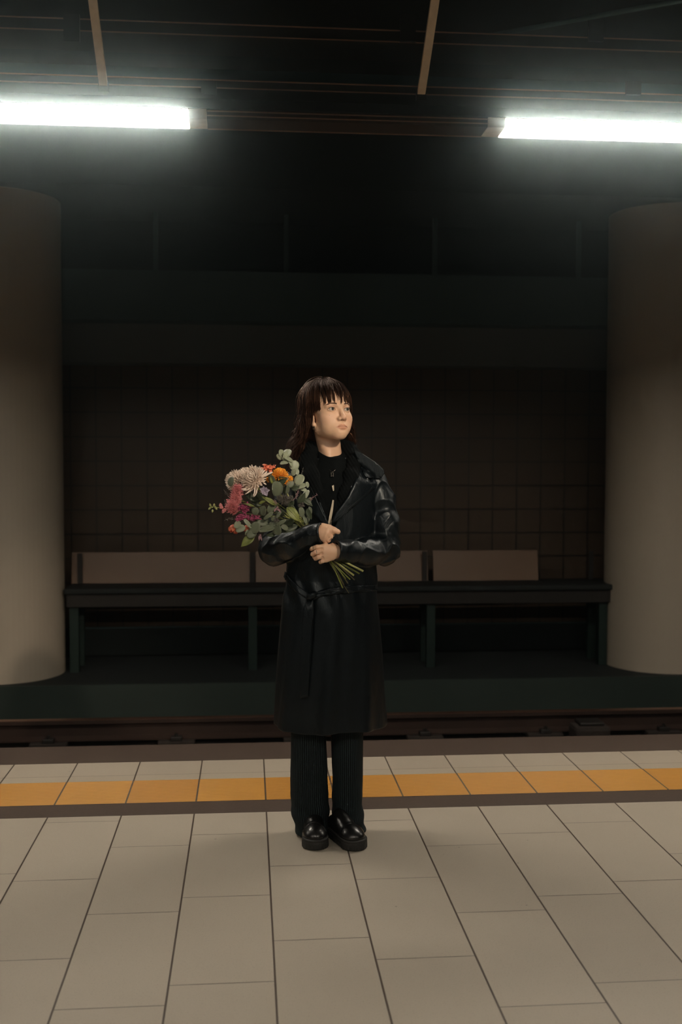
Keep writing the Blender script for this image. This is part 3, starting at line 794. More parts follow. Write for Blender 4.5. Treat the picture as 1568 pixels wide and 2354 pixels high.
def vcut(P):           # inside the V opening (negative inside)
    a0_, a1 = A(692, 1040), A(755, 1212); b0_, b1 = A(829, 1040), A(762, 1212)
    def ln(p, q, s):
        d = np.array([q[0]-p[0], q[2]-p[2]]); d /= np.linalg.norm(d); n = np.array([-d[1], d[0]])*s
        return (P[..., 0]-p[0])*n[0]+(P[..., 2]-p[2])*n[1]
    e = np.maximum(ln(a0_, a1, -1), ln(b0_, b1, 1))
    return np.maximum(e, P[..., 1]-(YP-.01))
def coat_sdf(P):
    t = torso_full(P)
    r, l = sleeves(P)
    shell = np.maximum(t, -(t+.010))
    neck_hole = chain(P, [A(760, 1020, .035), A(762, 1085, .03)], [.060, .062], .01)
    shell = np.maximum(shell, -neck_hole)
    shell = np.maximum(shell, -vcut(P))
    keep_out = t+.016           # the sleeves do not fill the chest
    r = np.maximum(r, -keep_out); l = np.maximum(l, -keep_out)
    d = sm(sm(shell, r, .012), l, .012)
    return np.maximum(d, -bores(P))
c = A(758, 1370)
v, q = surf(coat_sdf, c-np.array([.32, .30, .54]), c+np.array([.32, .22, .56]), .0033, 'coat')
coat = link('coat', mesh_np('coat', v, q), M_leather, woman)
coat['label'] = 'black leather trench coat'
vf, qf = surf(torso_full, c-np.array([.26, .22, .54]), c+np.array([.26, .22, .56]), .007, 'cf')
BV = BVHTree.FromPolygons([tuple(p) for p in vf], [tuple(p) for p in qf])
BC = BVHTree.FromPolygons([tuple(p) for p in v], [tuple(p) for p in q])
def drape(name, poly, m, parent, off=.004, thick=.003, cuts=3, bvh=None, offs=None, smooth=True):
    """cloth panel with the outline poly (photo points at the body), laid on the front of the torso"""
    bm = bmesh.new()
    f = bm.faces.new([bm.verts.new(A(*p)) for p in poly]); bmesh.ops.triangulate(bm, faces=[f])
    for _ in range(cuts):
        es = [e for e in bm.edges if e.calc_length() > .007]
        if es: bmesh.ops.subdivide_edges(bm, edges=es, cuts=1, use_grid_fill=False); bmesh.ops.triangulate(bm, faces=bm.faces[:])
    for v_ in bm.verts:
        h = (bvh or BV).ray_cast(Vector((v_.co.x, YP-.6, v_.co.z)), Vector((0, 1, 0)))[0]
        y = h.y if h else YP-.02
        o_ = off if offs is None else offs(v_.co)
        s = (YP)/(y-o_); base = Vector((v_.co.x, YP, v_.co.z))
        v_.co.y = y-o_
        v_.co.x = v_.co.x*(y-o_)/YP; v_.co.z = CAMH+(v_.co.z-CAMH)*(y-o_)/YP
    bmesh.ops.recalc_face_normals(bm, faces=bm.faces[:])
    o = link(name, bm, m, parent, smooth)
    md = o.modifiers.new('thick', 'SOLIDIFY'); md.thickness = thick; md.offset = 0
    return o
# the panels are draped where the camera line meets the coat, then carried forward: ray cast uses the same line
lap = [(826, 1072), (833, 1086), (842, 1098), (852, 1111), (861.5, 1122), (850, 1132), (836, 1144), (820, 1158), (800, 1175), (776, 1197), (766, 1204), (761, 1203), (771, 1180), (788, 1158), (800, 1140), (812, 1115), (821, 1092)]
drape('lapel', lap, M_leather, coat, off=.014, thick=.006)
lap2 = [(688, 1078), (698, 1080), (708, 1095), (718, 1122), (730, 1152), (744, 1182), (756, 1204), (750, 1207), (736, 1198), (716, 1176), (702, 1150), (688, 1120), (680, 1098)]
drape('lapel', lap2, M_leather, coat, off=.009, thick=.006)
colr = [(812, 1034), (822, 1038), (836, 1044), (852, 1054), (868, 1065), (882, 1079), (884, 1088), (877, 1099), (862, 1100), (842, 1098), (834, 1086), (827, 1070), (820, 1052)]
drape('collar', colr, M_leather, coat, off=.023, thick=.006)
coll = [(700, 1046), (708, 1042), (704, 1062), (700, 1080), (688, 1080), (672, 1088), (664, 1086), (676, 1068), (690, 1054)]
drape('collar', coll, M_leather, coat, off=.013, thick=.006)
# belt, knot and hanging end
belt = [(655, 1313), (668, 1330), (690, 1350), (712, 1366), (724, 1362), (745, 1355), (775, 1349), (815, 1346), (866, 1345), (867, 1357), (815, 1358), (775, 1361), (745, 1368), (720, 1380), (706, 1376), (684, 1363), (664, 1344), (652, 1326)]
bl = drape('belt', belt, M_leather, coat, off=.006, thick=.006)
end_ = [(706, 1372), (720, 1376), (722, 1400), (716, 1470), (712, 1540), (708, 1602), (690, 1606), (690, 1540), (694, 1470), (698, 1400)]
drape('belt_end', end_, M_leather, coat, off=.009, thick=.005)
bm = bmesh.new()
kp = at(717, 1370, YP-.15)
bmesh.ops.create_icosphere(bm, subdivisions=3, radius=1)
for v_ in bm.verts:
    n_ = v_.co.copy(); v_.co = Vector((kp.x+n_.x*.020, YP-.138+n_.y*.014, kp.z+n_.z*.015+n_.x*.006+.0012*math.sin(n_.x*9)))
link('belt_knot', bm, M_leather, coat, True)
# seams of stitching along collar and lapel
def seam(pts, off, par, r=.0009):
    bm = bmesh.new(); out = []
    for a, b in zip(pts, pts[1:]):
        for t in np.linspace(0, 1, 8)[:-1]:
            p = A(a[0]*(1-t)+b[0]*t, a[1]*(1-t)+b[1]*t)
            h = BV.ray_cast(Vector((p[0], YP-.6, p[2])), Vector((0, 1, 0)))[0]
            y = (h.y if h else YP)-off; out.append(Vector((p[0]*y/YP, y, CAMH+(p[2]-CAMH)*y/YP)))
    tube(bm, out, r, 5); link('seam', bm, M_leather, par, True)
seam([(829, 1076), (843, 1094), (856, 1120), (835, 1140), (800, 1170), (768, 1197)], .0180, coat, .0012)
seam([(692, 1082), (704, 1096), (728, 1152), (748, 1196)], .0135, coat, .0012)
seam([(820, 1042), (850, 1058), (878, 1082), (873, 1095), (844, 1094)], .0268, coat, .0012)

# sweater with funnel neck
def sweater_sdf(P):
    t = torso_full(P)+.017
    t = np.maximum(t, A(760, 1420)[2]-P[..., 2])
    n = chain(P, [A(759, 1020, .032), A(762, 1060, .025), A(765, 1100, .01)], [.0535, .0575, .078], .01)
    cut = (P-A(768, 1049, -.02))@np.array([0.10, -.42, .90])
    n = np.maximum(n, cut)
    return sm(t, n, .02)
c2 = A(758, 1220)
sw = surf(sweater_sdf, c2-np.array([.22, .2, .34]), c2+np.array([.22, .2, .36]), .003, 'sw')
sweater = link('sweater', mesh_np('sweater', *sw), M_knit, woman); sweater['label'] = 'black funnel-neck sweater'
BS = BVHTree.FromPolygons([tuple(p) for p in sw[0]], [tuple(p) for p in sw[1]])
def scarf_sdf(P):
    l = chain(P, [A(745, 1020, .10), A(716, 1034, .045), A(708, 1062, -.02), A(716, 1095, -.078), A(731, 1135, -.098), A(746, 1180, -.098)], [.030, .030, .031, .026, .018, .010], .03)
    r = chain(P, [A(745, 1020, .10), A(800, 1030, .060), A(816, 1056, -.0), A(808, 1095, -.070), A(792, 1135, -.096), A(772, 1180, -.098)], [.030, .028, .029, .026, .018, .010], .03)
    d = np.minimum(l, r)
    return d-.0035*vnoise(P, 55, 4)-.0012*np.sin(P[..., 0]*500+P[..., 2]*260)
c3 = A(760, 1100)
sc = surf(scarf_sdf, c3-np.array([.16, .18, .18]), c3+np.array([.16, .18, .18]), .003, 'sc')
scarf = link('cardigan', mesh_np('cardigan', *sc), M_knit, woman); scarf['label'] = 'soft black knit collar of the cardigan'
def on_front(px, py, off):
    p = A(px, py); o_ = Vector((0, 0, CAMH)); d = (Vector(p)-o_).normalized(); best = None
    for B_ in (BC, BS):
        h = B_.ray_cast(o_, d)[0]
        if h and (best is None or h.y < best.y): best = h
    return best-d*off if best else Vector(p)
def sheet(name, poly, m, parent, off, thick=.0015):
    bm = bmesh.new(); f = bm.faces.new([bm.verts.new(on_front(x, y, off)) for x, y in poly])
    bmesh.ops.triangulate(bm, faces=[f]); o = link(name, bm, m, parent)
    md = o.modifiers.new('thick', 'SOLIDIFY'); md.thickness = thick; return o
sheet('shirt', [(764.6, 1149), (768, 1150), (766, 1170), (762.5, 1190), (761.5, 1207), (753, 1207), (757, 1185), (761.5, 1165)], M_shirt, woman, .006)['label'] = 'cream shirt showing in a narrow gap'
sheet('shirt', [(763, 1117), (767.5, 1115), (768, 1128), (765.5, 1129)], M_shirt, woman, .006)
# necklace: fine chain and a blackletter pendant
bm = bmesh.new(); pc = on_front(764, 1091, .012)
tube(bm, [on_front(757, 1079, .010), on_front(761, 1083.5, .012), pc+Vector((0, 0, .009))], .0005, 5)
tube(bm, [on_front(772, 1079, .010), on_front(767, 1083.5, .012), pc+Vector((0, 0, .009))], .0005, 5)
nk = link('necklace', bm, M_silver, woman, True); nk['label'] = 'fine chain with a silver blackletter pendant'
bm = bmesh.new()
def dia(x, z, r):
    vs = [bm.verts.new(pc+Vector((x+a*r, -.001, z+b*r))) for a, b in ((-1, 0), (0, -1), (1, 0), (0, 1))]
    vs2 = [bm.verts.new(v_.co+Vector((0, .0015, 0))) for v_ in vs]
    bm.faces.new(vs); bm.faces.new(vs2[::-1])
    for k in range(4): bm.faces.new((vs[k], vs2[k], vs2[(k+1) % 4], vs[(k+1) % 4]))
for sx in (-.0038, .0036):
    bx(bm, pc.x+sx-.0014, pc.x+sx+.0014, pc.y-.001, pc.y+.0005, pc.z-.0050, pc.z+.0050)
    dia(sx, .0056, .0026); dia(sx, -.0056, .0026)
bar(bm, pc+Vector((-.0038, 0, -.0042)), pc+Vector((.0036, 0, -.0048)), .0012, .0018)
bar(bm, pc+Vector((-.0066, 0, .0050)), pc+Vector((-.0038, 0, .0066)), .001, .0012)
bar(bm, pc+Vector((.0010, 0, .0050)), pc+Vector((.0036, 0, .0064)), .001, .0012)
link('pendant', bm, M_silver, nk)

# trousers
def lrow(py, xl, xr, hd, dy=0.0):
    r = list(row(py, xl, xr, hd, dy)); r[0] = float(at(760, py, YP+dy-hd*.9).z); return tuple(r)
LL = [lrow(1560, 668, 760, .10), lrow(1690, 669, 750, .075), lrow(1800, 667, 752, .070), lrow(1850, 668, 757, .070), lrow(1885, 671, 758, .074), lrow(1923, 681, 758, .078)]
LR = [lrow(1560, 750, 846, .10), lrow(1690, 762, 836, .075), lrow(1800, 763, 834, .070), lrow(1850, 762, 833, .070), lrow(1885, 764, 835, .074), lrow(1919, 768, 839, .078)]
def leg_sdf(prof, seed):
    zk, zb_ = A(0, 1700)[2], A(0, 1911)[2]
    def f(P):
        d = stack(P, prof); t = np.clip((zk-P[..., 2])/(zk-zb_), 0, 1)
        d = d-.0035*vnoise(P*np.array([1, 1, .5]), 26, seed)
        d = d-.004*np.sin(P[..., 2]*85+P[..., 0]*(40 if seed == 1 else -55))*np.clip((t-.62)/.38, 0, 1)
        return np.maximum(d, -(stack(P, prof)+.012)) 
    return f
parts = []; st = []
for prof, sd in ((LL, 1), (LR, 2)):
    c = np.array([prof[2][1], YP-.02, (prof[0][0]+prof[-1][0])/2])
    vv, qq = surf(leg_sdf(prof, sd), c-np.array([.12, .18, .34]), c+np.array([.12, .16, .34]), .0042, 'leg')
    th_ = np.arctan2(vv[:, 0]-c[0], -(vv[:, 1]-c[1])); st.append(th_*.075+(.01 if sd == 1 else .3)); parts.append((vv, qq))
v_, q_ = join_np(parts); me = mesh_np('trousers', v_, q_)
a_ = me.attributes.new('stripe', 'FLOAT', 'POINT'); a_.data.foreach_set('value', np.concatenate(st).astype(np.float32))
M_pin = mat('black_pinstripe', (.004, .006, .0075), .85, spec=.2); nt = M_pin.node_tree
aa = nd(nt, 'ShaderNodeAttribute'); aa.attribute_name = 'stripe'
nt.links.new(mixcol(nt, joint_mask(nt, aa.outputs['Fac'], .0112, .0026), (.004, .006, .0075), (.035, .055, .06)), nt.nodes['Principled BSDF'].inputs['Base Color'])
tr = link('trousers', me, M_pin, woman); tr['label'] = 'black wide-leg trousers with fine grey-green pinstripes'

# shoes
def shoe(cx_, cy_, ang, seed):
    fw = np.array([math.sin(ang), -math.cos(ang), 0.]); lt = np.array([-fw[1], fw[0], 0.])
    R_ = np.array([lt, fw, [0, 0, 1.]]).T; O = np.array([cx_, cy_, 0.])
    def sole(P):
        Q = (P-O)@R_; q2 = Q.copy(); q2[..., 2] = 0; q2[..., 0] *= 1.0
        d = cone(q2, (0, -.085, 0), (.004, .070, 0), .038, .050)
        d = d-.0012*np.cos(np.arctan2(Q[..., 0], Q[..., 1])*60)*(Q[..., 2] < .018)
        dz = np.maximum(Q[..., 2]-.040, .001-Q[..., 2])
        e = np.stack([d+.005, dz+.005], -1)
        r_ = np.linalg.norm(np.maximum(e, 0), axis=-1)+np.minimum(np.max(e, -1), 0)-.005
        return np.maximum(r_, -(np.maximum(np.abs(Q[..., 2]-.030)-.0012, -(d+.002))))
    def upper(P):
        Q = (P-O)@R_
        d = ell(Q, (.003, .064, .040), (.045, .050, .036))
        d = sm(d, cone(Q, (0, -.080, .048), (.0, .05, .044), .032, .036), .02)
        d = sm(d, cone(Q, (0, .0, .068), (0, -.035, .085), .030, .032), .03)
        d = d-.0022*np.exp(-((Q[..., 1]-.045-.9*(Q[..., 0]**2)*12)/.004)**2)*(Q[..., 2] > .05)
        return np.maximum(d, .038-Q[..., 2])
    lo_, hi_ = O-np.array([.15, .16, .01]), O+np.array([.15, .16, .17])
    s_ = empty('shoe', O, None); s_.parent = woman; s_.matrix_parent_inverse = Matrix.Translation(-woman.location)
    u = surf(upper, lo_, hi_, .003, 'u'); uo = link('upper', mesh_np('upper', *u), M_shoe)
    so = link('sole', mesh_np('sole', *surf(sole, lo_, hi_, .0028, 's')), M_sole)
    for o in (uo, so): o.parent = s_; o.matrix_parent_inverse = Matrix.Translation(-O)
s1, s2 = atz_ = (None, None)
def ground(px, py):
    d = Fv+Rv*((px-CX)/FPX)-Uv*((py-CY)/FPX); return Vector((0, 0, CAMH))+d*(-CAMH/d.z)
g1 = ground(727, 1957); shoe(g1.x-.002, g1.y+.121, math.radians(-2), 1)
g2 = ground(822, 1956); shoe(g2.x-.040, g2.y+.102, math.radians(22), 2)
for o in [o for o in COL.objects if o.name.startswith('shoe')]: pass
# earring
bm = bmesh.new(); e0 = h2w((.0725, .006, -.058))
pts = [Vector(e0)+Vector(HR@np.array([0, math.sin(t)*.0065, math.cos(t)*.0065])) for t in np.linspace(0, 2*PI, 20)[:-1]]
tube(bm, pts+[pts[0]], .0014, 6, cap=False); link('earring', bm, M_silver, woman, True)
# rings
def ring(px, py, dy, d, r):
    c_ = Vector(A(px, py, dy)); t = (Vector(A(*d[1]))-Vector(A(*d[0]))).normalized(); a_ = t.cross(Vector((0, 0, 1))).normalized(); b_ = t.cross(a_)
    bm = bmesh.new(); P_ = [c_+(a_*math.cos(k)+b_*math.sin(k))*r for k in np.linspace(0, 2*PI, 20)]
    tube(bm, P_, .0011, 6, cap=False); link('ring', bm, M_silver, woman, True)
ring(723, 1259, -.212, ((729, 1257.5, -.217), (718, 1261, -.206)), .0086)
ring(727, 1269.5, -.220, ((744, 1267, -.217), (726.5, 1269.5, -.220)), .0092)
ring(758, 1238, -.204, ((748.5, 1233, -.208), (755, 1242, -.202)), .0096)
ring(763.5, 1228, -.195, ((763.5, 1225, -.199), (761, 1231, -.178)), .0096)

# ------------------------------------------------------------------ hair
def hair_cap(P):
    Q = to_head(P)
    d = ell(Q, (0, -.020, .040), (.0795, .0955, .084))
    cutp = np.maximum(-(Q[..., 1]-(.030+.0*Q[..., 2])), Q[..., 2]-.062)       # the face stays free
    d = np.maximum(d, -(-np.maximum(-(Q[..., 1]-.028), (Q[..., 2]-.060))*-1)) if False else ss(d, -np.minimum(Q[..., 1]-.030, .062-Q[..., 2]), .01)
    low = -Q[..., 2]-.030
    d = np.maximum(d, np.where(Q[..., 1] > -.02, low+.03, low-.02))
    b_ = chain(P, [h2w((0, -.060, .01)), h2w((0, -.085, -.06)), A(752, 1045, .115)], [.055, .052, .058], .03)
    b_ = sm(b_, chain(P, [h2w((.062, -.035, .0)), A(700, 1000, .04), A(693, 1045, .055)], [.012, .017, .020], .03), .02)
    b_ = sm(b_, chain(P, [h2w((-.062, -.035, .0)), A(806, 1000, .05), A(812, 1045, .06)], [.010, .012, .014], .03), .02)
    return sm(d, b_, .02)
cc = A(755, 975)
cap = surf(hair_cap, cc-np.array([.16, .16, .18]), cc+np.array([.16, .22, .17]), .0035, 'cap')
hair = link('hair', mesh_np('hair', *cap), M_hair, woman); hair['label'] = 'dark brown shoulder-length hair with a parted fringe'
def strand_mesh(lines, rads, n=3):
    """lines: (N, K, 3), rads: (K,) -> tubes with n sides"""
    N, K, _ = lines.shape
    T = np.gradient(lines, axis=1); T /= np.linalg.norm(T, axis=-1, keepdims=True)+1e-9
    a = np.zeros_like(T); r0 = np.cross(T[:, 0], np.array([.3, -.9, .31])); 
    for k in range(K):
        r0 = r0-np.sum(r0*T[:, k], -1, keepdims=True)*T[:, k]; r0 /= np.linalg.norm(r0, axis=-1, keepdims=True)+1e-9; a[:, k] = r0
    b = np.cross(T, a)
    ang = np.arange(n)*2*PI/n
    V = lines[:, :, None, :]+rads[None, :, None, None]*(a[:, :, None]*np.cos(ang)[None, None, :, None]+b[:, :, None]*np.sin(ang)[None, None, :, None])
    idx = np.arange(N*K*n).reshape(N, K, n)
    q = np.stack([idx[:, :-1], np.roll(idx, -1, 2)[:, :-1], np.roll(idx, -1, 2)[:, 1:], idx[:, 1:]], -1)
    return V.reshape(-1, 3), q.reshape(-1, 4)
K = 22
def lock(phi, ln, layer, kind):
    """one guide curve in world space"""
    c0 = np.array([0, -.020, .040]); pts = []
    ry = .1005+.014*max(0, math.cos(phi))**2; rx, rz = .0815, .0885
    L_ = layer
    if kind == 'fringe':
        thm = ln
        for k in range(K):
            t = k/(K-1); th_ = math.radians(4)+(thm-math.radians(4))*t
            ph = phi*(1.0+.05*math.sin(t*5))+.10*math.sin(phi*31)*t*t
            p = c0+np.array([(rx+L_)*math.sin(th_)*math.sin(ph), (ry+L_)*math.sin(th_)*math.cos(ph), (rz+L_)*math.cos(th_)])
            pts.append(h2w(p))
        return np.array(pts)
    kk = int(K*.45)
    for k in range(kk):
        t = k/(kk-1); th_ = math.radians(4)+math.radians(88)*t
        p = c0+np.array([(rx+L_)*math.sin(th_)*math.sin(phi), (ry+L_)*math.sin(th_)*math.cos(phi), (rz+L_)*math.cos(th_)])
        pts.append(h2w(p))
    e = pts[-1]; out = HR@np.array([math.sin(phi), math.cos(phi), 0])
    if kind == 'frame': out = HR@np.array([math.copysign(.9, phi), -.25, 0])
    elif phi < 0 and abs(phi) < 1.9: out = HR@np.array([-.95, -.2, 0])
    elif abs(phi) < 1.6: out = HR@np.array([math.copysign(.75, phi), -.65, 0])
    out[2] = 0; out /= np.linalg.norm(out)
    w, ph0, fr = .007+.008*RNG.random(), RNG.random()*6.3, 1.2+.9*RNG.random()
    if kind == 'frame': w *= .12
    side = np.array([out[1], -out[0], 0])
    sweep = .002 if kind == 'frame' else (.030 if phi < 0 else .052)
    if kind == 'frame' and phi < 0: sweep = -.006
    for k in range(1, K-kk+1):
        t = k/(K-kk)
        p = e+np.array([0, 0, -ln*t])+out*(sweep*t**1.9+w*math.sin(t*6.3*fr+ph0)*t**.5)+side*(w*math.cos(t*6.3*fr*.8+ph0)*t)
        pts.append(p)
    return np.array(pts)
lines = []
D = math.radians
def add_lock(phi, ln, layer, kind, n, spread):
    g = lock(phi, ln, layer, kind); t = np.linspace(0, 1, K)
    off = RNG.normal(size=(n, 3))*spread
    prof = (.35+1.0*np.sin(np.clip(t*1.15, 0, 1)*PI)**.7)*(1-.55*t)
    for i in range(n):
        wob = .0008*np.sin(t*9+RNG.random()*6)[:, None]*RNG.normal(size=3)
        o_ = off[i]; lines.append(g+o_*prof[:, None]+wob*t[:, None]*3)
for i in range(330):            # long hair at the sides and back
    phi = RNG.uniform(D(68), D(292))
    if phi > PI: phi -= 2*PI
    ln = RNG.uniform(.15, .245) if abs(phi) > 1.35 else RNG.uniform(.13, .21)
    if phi < 0 and abs(phi) < 2: ln = RNG.uniform(.13, .22)
    add_lock(phi, ln, RNG.uniform(.0, .008), 'long', 9, .0042)
for i in range(130):            # fringe, gathered into uneven pieces, longer towards the temples
    phi = RNG.uniform(D(-62), D(62)); a = abs(phi)
    cl = D(8.5); ph = phi+.55*(round(phi/cl)*cl-phi)
    cid = int(round(phi/cl)); cr = ((cid*7919) % 13)/13.0
    ln = D(95)+D(18)*(a/D(62))**1.3+(cr-.4)*D(15)+RNG.uniform(-.14, .06)+D(5)*(phi > D(18))
    for gc, gw, cut in ((D(9), D(4.5), .36), (D(-11), D(5), .32), (D(-1), D(2), .15)):
        if abs(phi-gc) < gw and RNG.random() < .88: ln -= cut*(1-abs(phi-gc)/gw*.6)
    add_lock(ph, ln, RNG.uniform(.0, .006), 'fringe', 7, .0024)
for i in range(80):             # temple pieces hanging in front of the ears
    s = 1 if RNG.random() < .75 else -1; a = RNG.uniform(D(50), D(84))
    phi = s*a; add_lock(phi, RNG.uniform(.010, .035)+.035*(a-D(50))/D(25)*(s > 0), RNG.uniform(.001, .008), 'frame', 8, .003)
for i in range(50):             # loose fly-aways
    phi = RNG.uniform(D(70), D(290)); phi = phi-2*PI if phi > PI else phi
    add_lock(phi, RNG.uniform(.15, .25), RNG.uniform(.010, .020), 'long', 1, .006)
lines = np.array(lines)
rad = np.interp(np.linspace(0, 1, K), [0, .1, .7, 1], [.0009, .0011, .0010, .00025])
v, q = strand_mesh(lines, rad)
link('strands', mesh_np('strands', v, q), M_hair, hair)

# ================================================================== THE BOUQUET
def pmat(name, c, c2=None, rough=.55, sc=60):
    return mat(name, c, rough, noise=(sc, .25, c2 or tuple(x*.75 for x in c)), sss=0, sheen=.15)
M_mum = pmat('cream_petal', (.93, .82, .70), (.88, .72, .62))
M_pinkp = pmat('pink_petal', (.82, .34, .33), (.74, .22, .25))
M_mag = pmat('magenta_petal', (.46, .07, .17), (.30, .04, .12), sc=90)
M_orange = pmat('orange_petal', (.92, .46, .02), (.88, .30, .015), sc=90)
M_coral = pmat('coral_petal', (.85, .17, .08), (.75, .24, .13))
M_lav = pmat('lavender_petal', (.42, .38, .46), (.34, .28, .38))
M_euc = pmat('eucalyptus_leaf', (.14, .165, .105), (.09, .11, .068), .5, 30)
M_eucl = pmat('pale_eucalyptus_leaf', (.34, .38, .27), (.24, .28, .19), .45, 30)
M_leafy = pmat('yellow_green_leaf', (.21, .24, .05), (.13, .165, .035), .42, 40)
M_leafd = pmat('dark_green_leaf', (.045, .065, .03), (.03, .045, .022), .5, 40)
M_bud = pmat('pale_green_bud', (.52, .56, .22), (.42, .45, .16))
M_thist = pmat('grey_thistle', (.13, .115, .09), (.09, .08, .075), sc=120)
M_lily = pmat('mauve_petal', (.36, .20, .20), (.24, .13, .17))
M_stem = pmat('green_stem', (.26, .30, .05), (.18, .21, .035), .4, 50)
M_steml = pmat('pale_green_stem', (.48, .48, .18), (.36, .38, .12), .4, 50)
M_wood = pmat('brown_stem', (.11, .09, .03), (.07, .06, .025), .6, 50)
def fp(x, y, dy): return at(470+x/6.03, 1020+y/6.03, YP+dy)          # a point of the bouquet
def frame(n, up=Vector((0, 0, 1))):
    n = Vector(n).normalized(); s = n.cross(up)
    s = s.normalized() if s.length > .01 else Vector((1, 0, 0)); return s, n, s.cross(n)
def strip(bm, pts, ws, nrm, cup=0.0):
    """petal or leaf: a cupped strip along pts with half widths ws; nrm points out of its upper side"""
    nrm = Vector(nrm); rows = []
    for i, (p, w) in enumerate(zip(pts, ws)):
        t = (pts[min(i+1, len(pts)-1)]-pts[max(i-1, 0)]).normalized(); s = t.cross(nrm)
        s = s.normalized() if s.length > 1e-4 else Vector((1, 0, 0)); u = s.cross(t)
        rows.append([bm.verts.new(p+s*w*k+u*w*cup*k*k) for k in (-1, -.5, 0, .5, 1)])
    for a, b in zip(rows, rows[1:]):
        for k in range(4): bm.faces.new((a[k], a[k+1], b[k+1], b[k]))
def fin(name, bm, m, par, thick=.0007, label=None):
    o = link(name, bm, m, par, True)
    if thick:
        md = o.modifiers.new('thick', 'SOLIDIFY'); md.thickness = thick; md.offset = 0
    if label: o['label'] = label
    return o
bq = empty('bouquet', fp(1000, 1000, -.17), 'mixed bouquet with eucalyptus, held in the crook of the woman\'s arm', 'bouquet')
def mum(c, axis, r, n, m, name, label, spread=115, w=.0030, seed=0, inc=.35):
    rg = random.Random(seed); s, ax, u = frame(axis); bm = bmesh.new(); c = Vector(c)
    for i in range(n):
        f = (i+.5)/n; th_ = math.radians(spread)*f**.62; ph = i*2.39996+rg.uniform(-.1, .1)
        rad = s*math.cos(ph)+u*math.sin(ph); d = ax*math.cos(th_)+rad*math.sin(th_)
        L_ = r*(.62+.38*f)*rg.uniform(.9, 1.06); side = ax*math.cos(th_+PI/2)+rad*math.sin(th_+PI/2)
        pts = []
        for k in range(6):
            t = k/5; pts.append(c+d*(L_*t)-side*(inc*L_*(t*t)*(.25+.5*(1-f)))+side*(.18*L_*math.sin(t*PI)) )
        ww = w*rg.uniform(.85, 1.15)
        strip(bm, pts, [ww*.5, ww*.9, ww, ww*1.05, ww*.95, ww*.35], -side, .45)
    o = fin(name, bm, m, bq, .0005, label)
    bm = bmesh.new(); bmesh.ops.create_uvsphere(bm, u_segments=12, v_segments=8, radius=r*.26)
    for v_ in bm.verts: v_.co = c-ax*r*.10+s*v_.co.x+u*v_.co.y+ax*v_.co.z*.8
    link('calyx', bm, M_leafd, o, True)
    return o
mum(fp(668, 470, -.235), (-.45, -.62, .62), .0560, 230, M_mum, 'chrysanthemum', 'large cream chrysanthemum bloom', seed=1)
mum(fp(415, 500, -.200), (-.72, -.45, .50), .0450, 190, M_mum, 'chrysanthemum', 'smaller cream chrysanthemum bloom at the left', seed=2)
mum(fp(560, 430, -.165), (-.35, -.3, .9), .0380, 120, M_mum, 'chrysanthemum', 'cream chrysanthemum bloom behind the others', seed=3)
# drooping outer petals under the large bloom
bm = bmesh.new()
for (x0, y0, x1, y1, bx_, by_) in ((690, 590, 670, 735, 715, 660), (650, 600, 520, 640, 600, 655), (640, 620, 560, 700, 620, 680), (720, 600, 680, 740, 740, 690), (600, 600, 505, 625, 560, 640)):
    P0, P1, B_ = fp(x0, y0, -.245), fp(x1, y1, -.255), fp(bx_, by_, -.262)
    pts = [P0*(1-t)**2+B_*2*t*(1-t)+P1*t*t for t in np.linspace(0, 1, 8)]
    strip(bm, pts, [.0015, .002, .0024, .0024, .0022, .002, .0016, .0006], (0, -1, .3), .3)
fin('petals', bm, M_mum, bq, .0005, 'drooping cream petals')
bm = bmesh.new()
P0, P1 = fp(775, 468, -.250), fp(945, 395, -.262)
strip(bm, [P0.lerp(P1, t) for t in np.linspace(0, 1, 7)], [.0008, .0022, .0035, .0042, .0040, .0032, .0018], (0, -1, .4), .5)
P0, P1 = fp(745, 490, -.248), fp(782, 552, -.255)
strip(bm, [P0.lerp(P1, t) for t in np.linspace(0, 1, 6)], [.0012, .0032, .0042, .0044, .0035, .0012], (0, -1, .2), .5)
P0, P1 = fp(812, 535, -.248), fp(858, 568, -.255)
strip(bm, [P0.lerp(P1, t) for t in np.linspace(0, 1, 6)], [.0008, .0018, .0024, .0024, .002, .001], (0, -1, .2), .5)
fin('petals', bm, M_mum, bq, .0005, 'loose white pointed petals')
def plume(c, axis, L_, r, n, m, name, label, seed, ln=.017, w=.0009):
    """feathery spike of fine florets"""
    rg = random.Random(seed); s, ax, u = frame(axis); bm = bmesh.new(); c = Vector(c)
    for i in range(n):
        f = rg.random(); b_ = c+ax*L_*(f-.5); ph = rg.uniform(0, 2*PI); rr_ = r*(math.sin(min(1, f*.9+.12)*PI))**.6
        d = (s*math.cos(ph)+u*math.sin(ph)+ax*rg.uniform(.2, 1.0)).normalized(); q = b_+d*rr_*rg.uniform(.4, .9)
        e = q+(d+ax*.5+Vector((rg.uniform(-.4, .4), rg.uniform(-.4, .4), rg.uniform(-.4, .4)))).normalized()*ln*rg.uniform(.6, 1.2)
        mid = (q+e)/2+ax*.0015
        tube(bm, [b_, q, mid, e], [w*1.2, w*1.3, w, w*.5], 4)
    return fin(name, bm, m, bq, 0, label)
plume(fp(448, 705, -.235), (.15, -.3, .95), .055, .015, 420, M_pinkp, 'celosia_plume', 'pink feathery plume', 4)
plume(fp(400, 900, -.240), (-.25, -.5, .7), .046, .020, 480, M_pinkp, 'celosia_plume', 'pink feathery plume, lower', 5)
plume(fp(430, 790, -.235), (.1, -.3, .9), .036, .016, 260, M_pinkp, 'celosia_plume', 'pink feathery plume in the middle', 6)
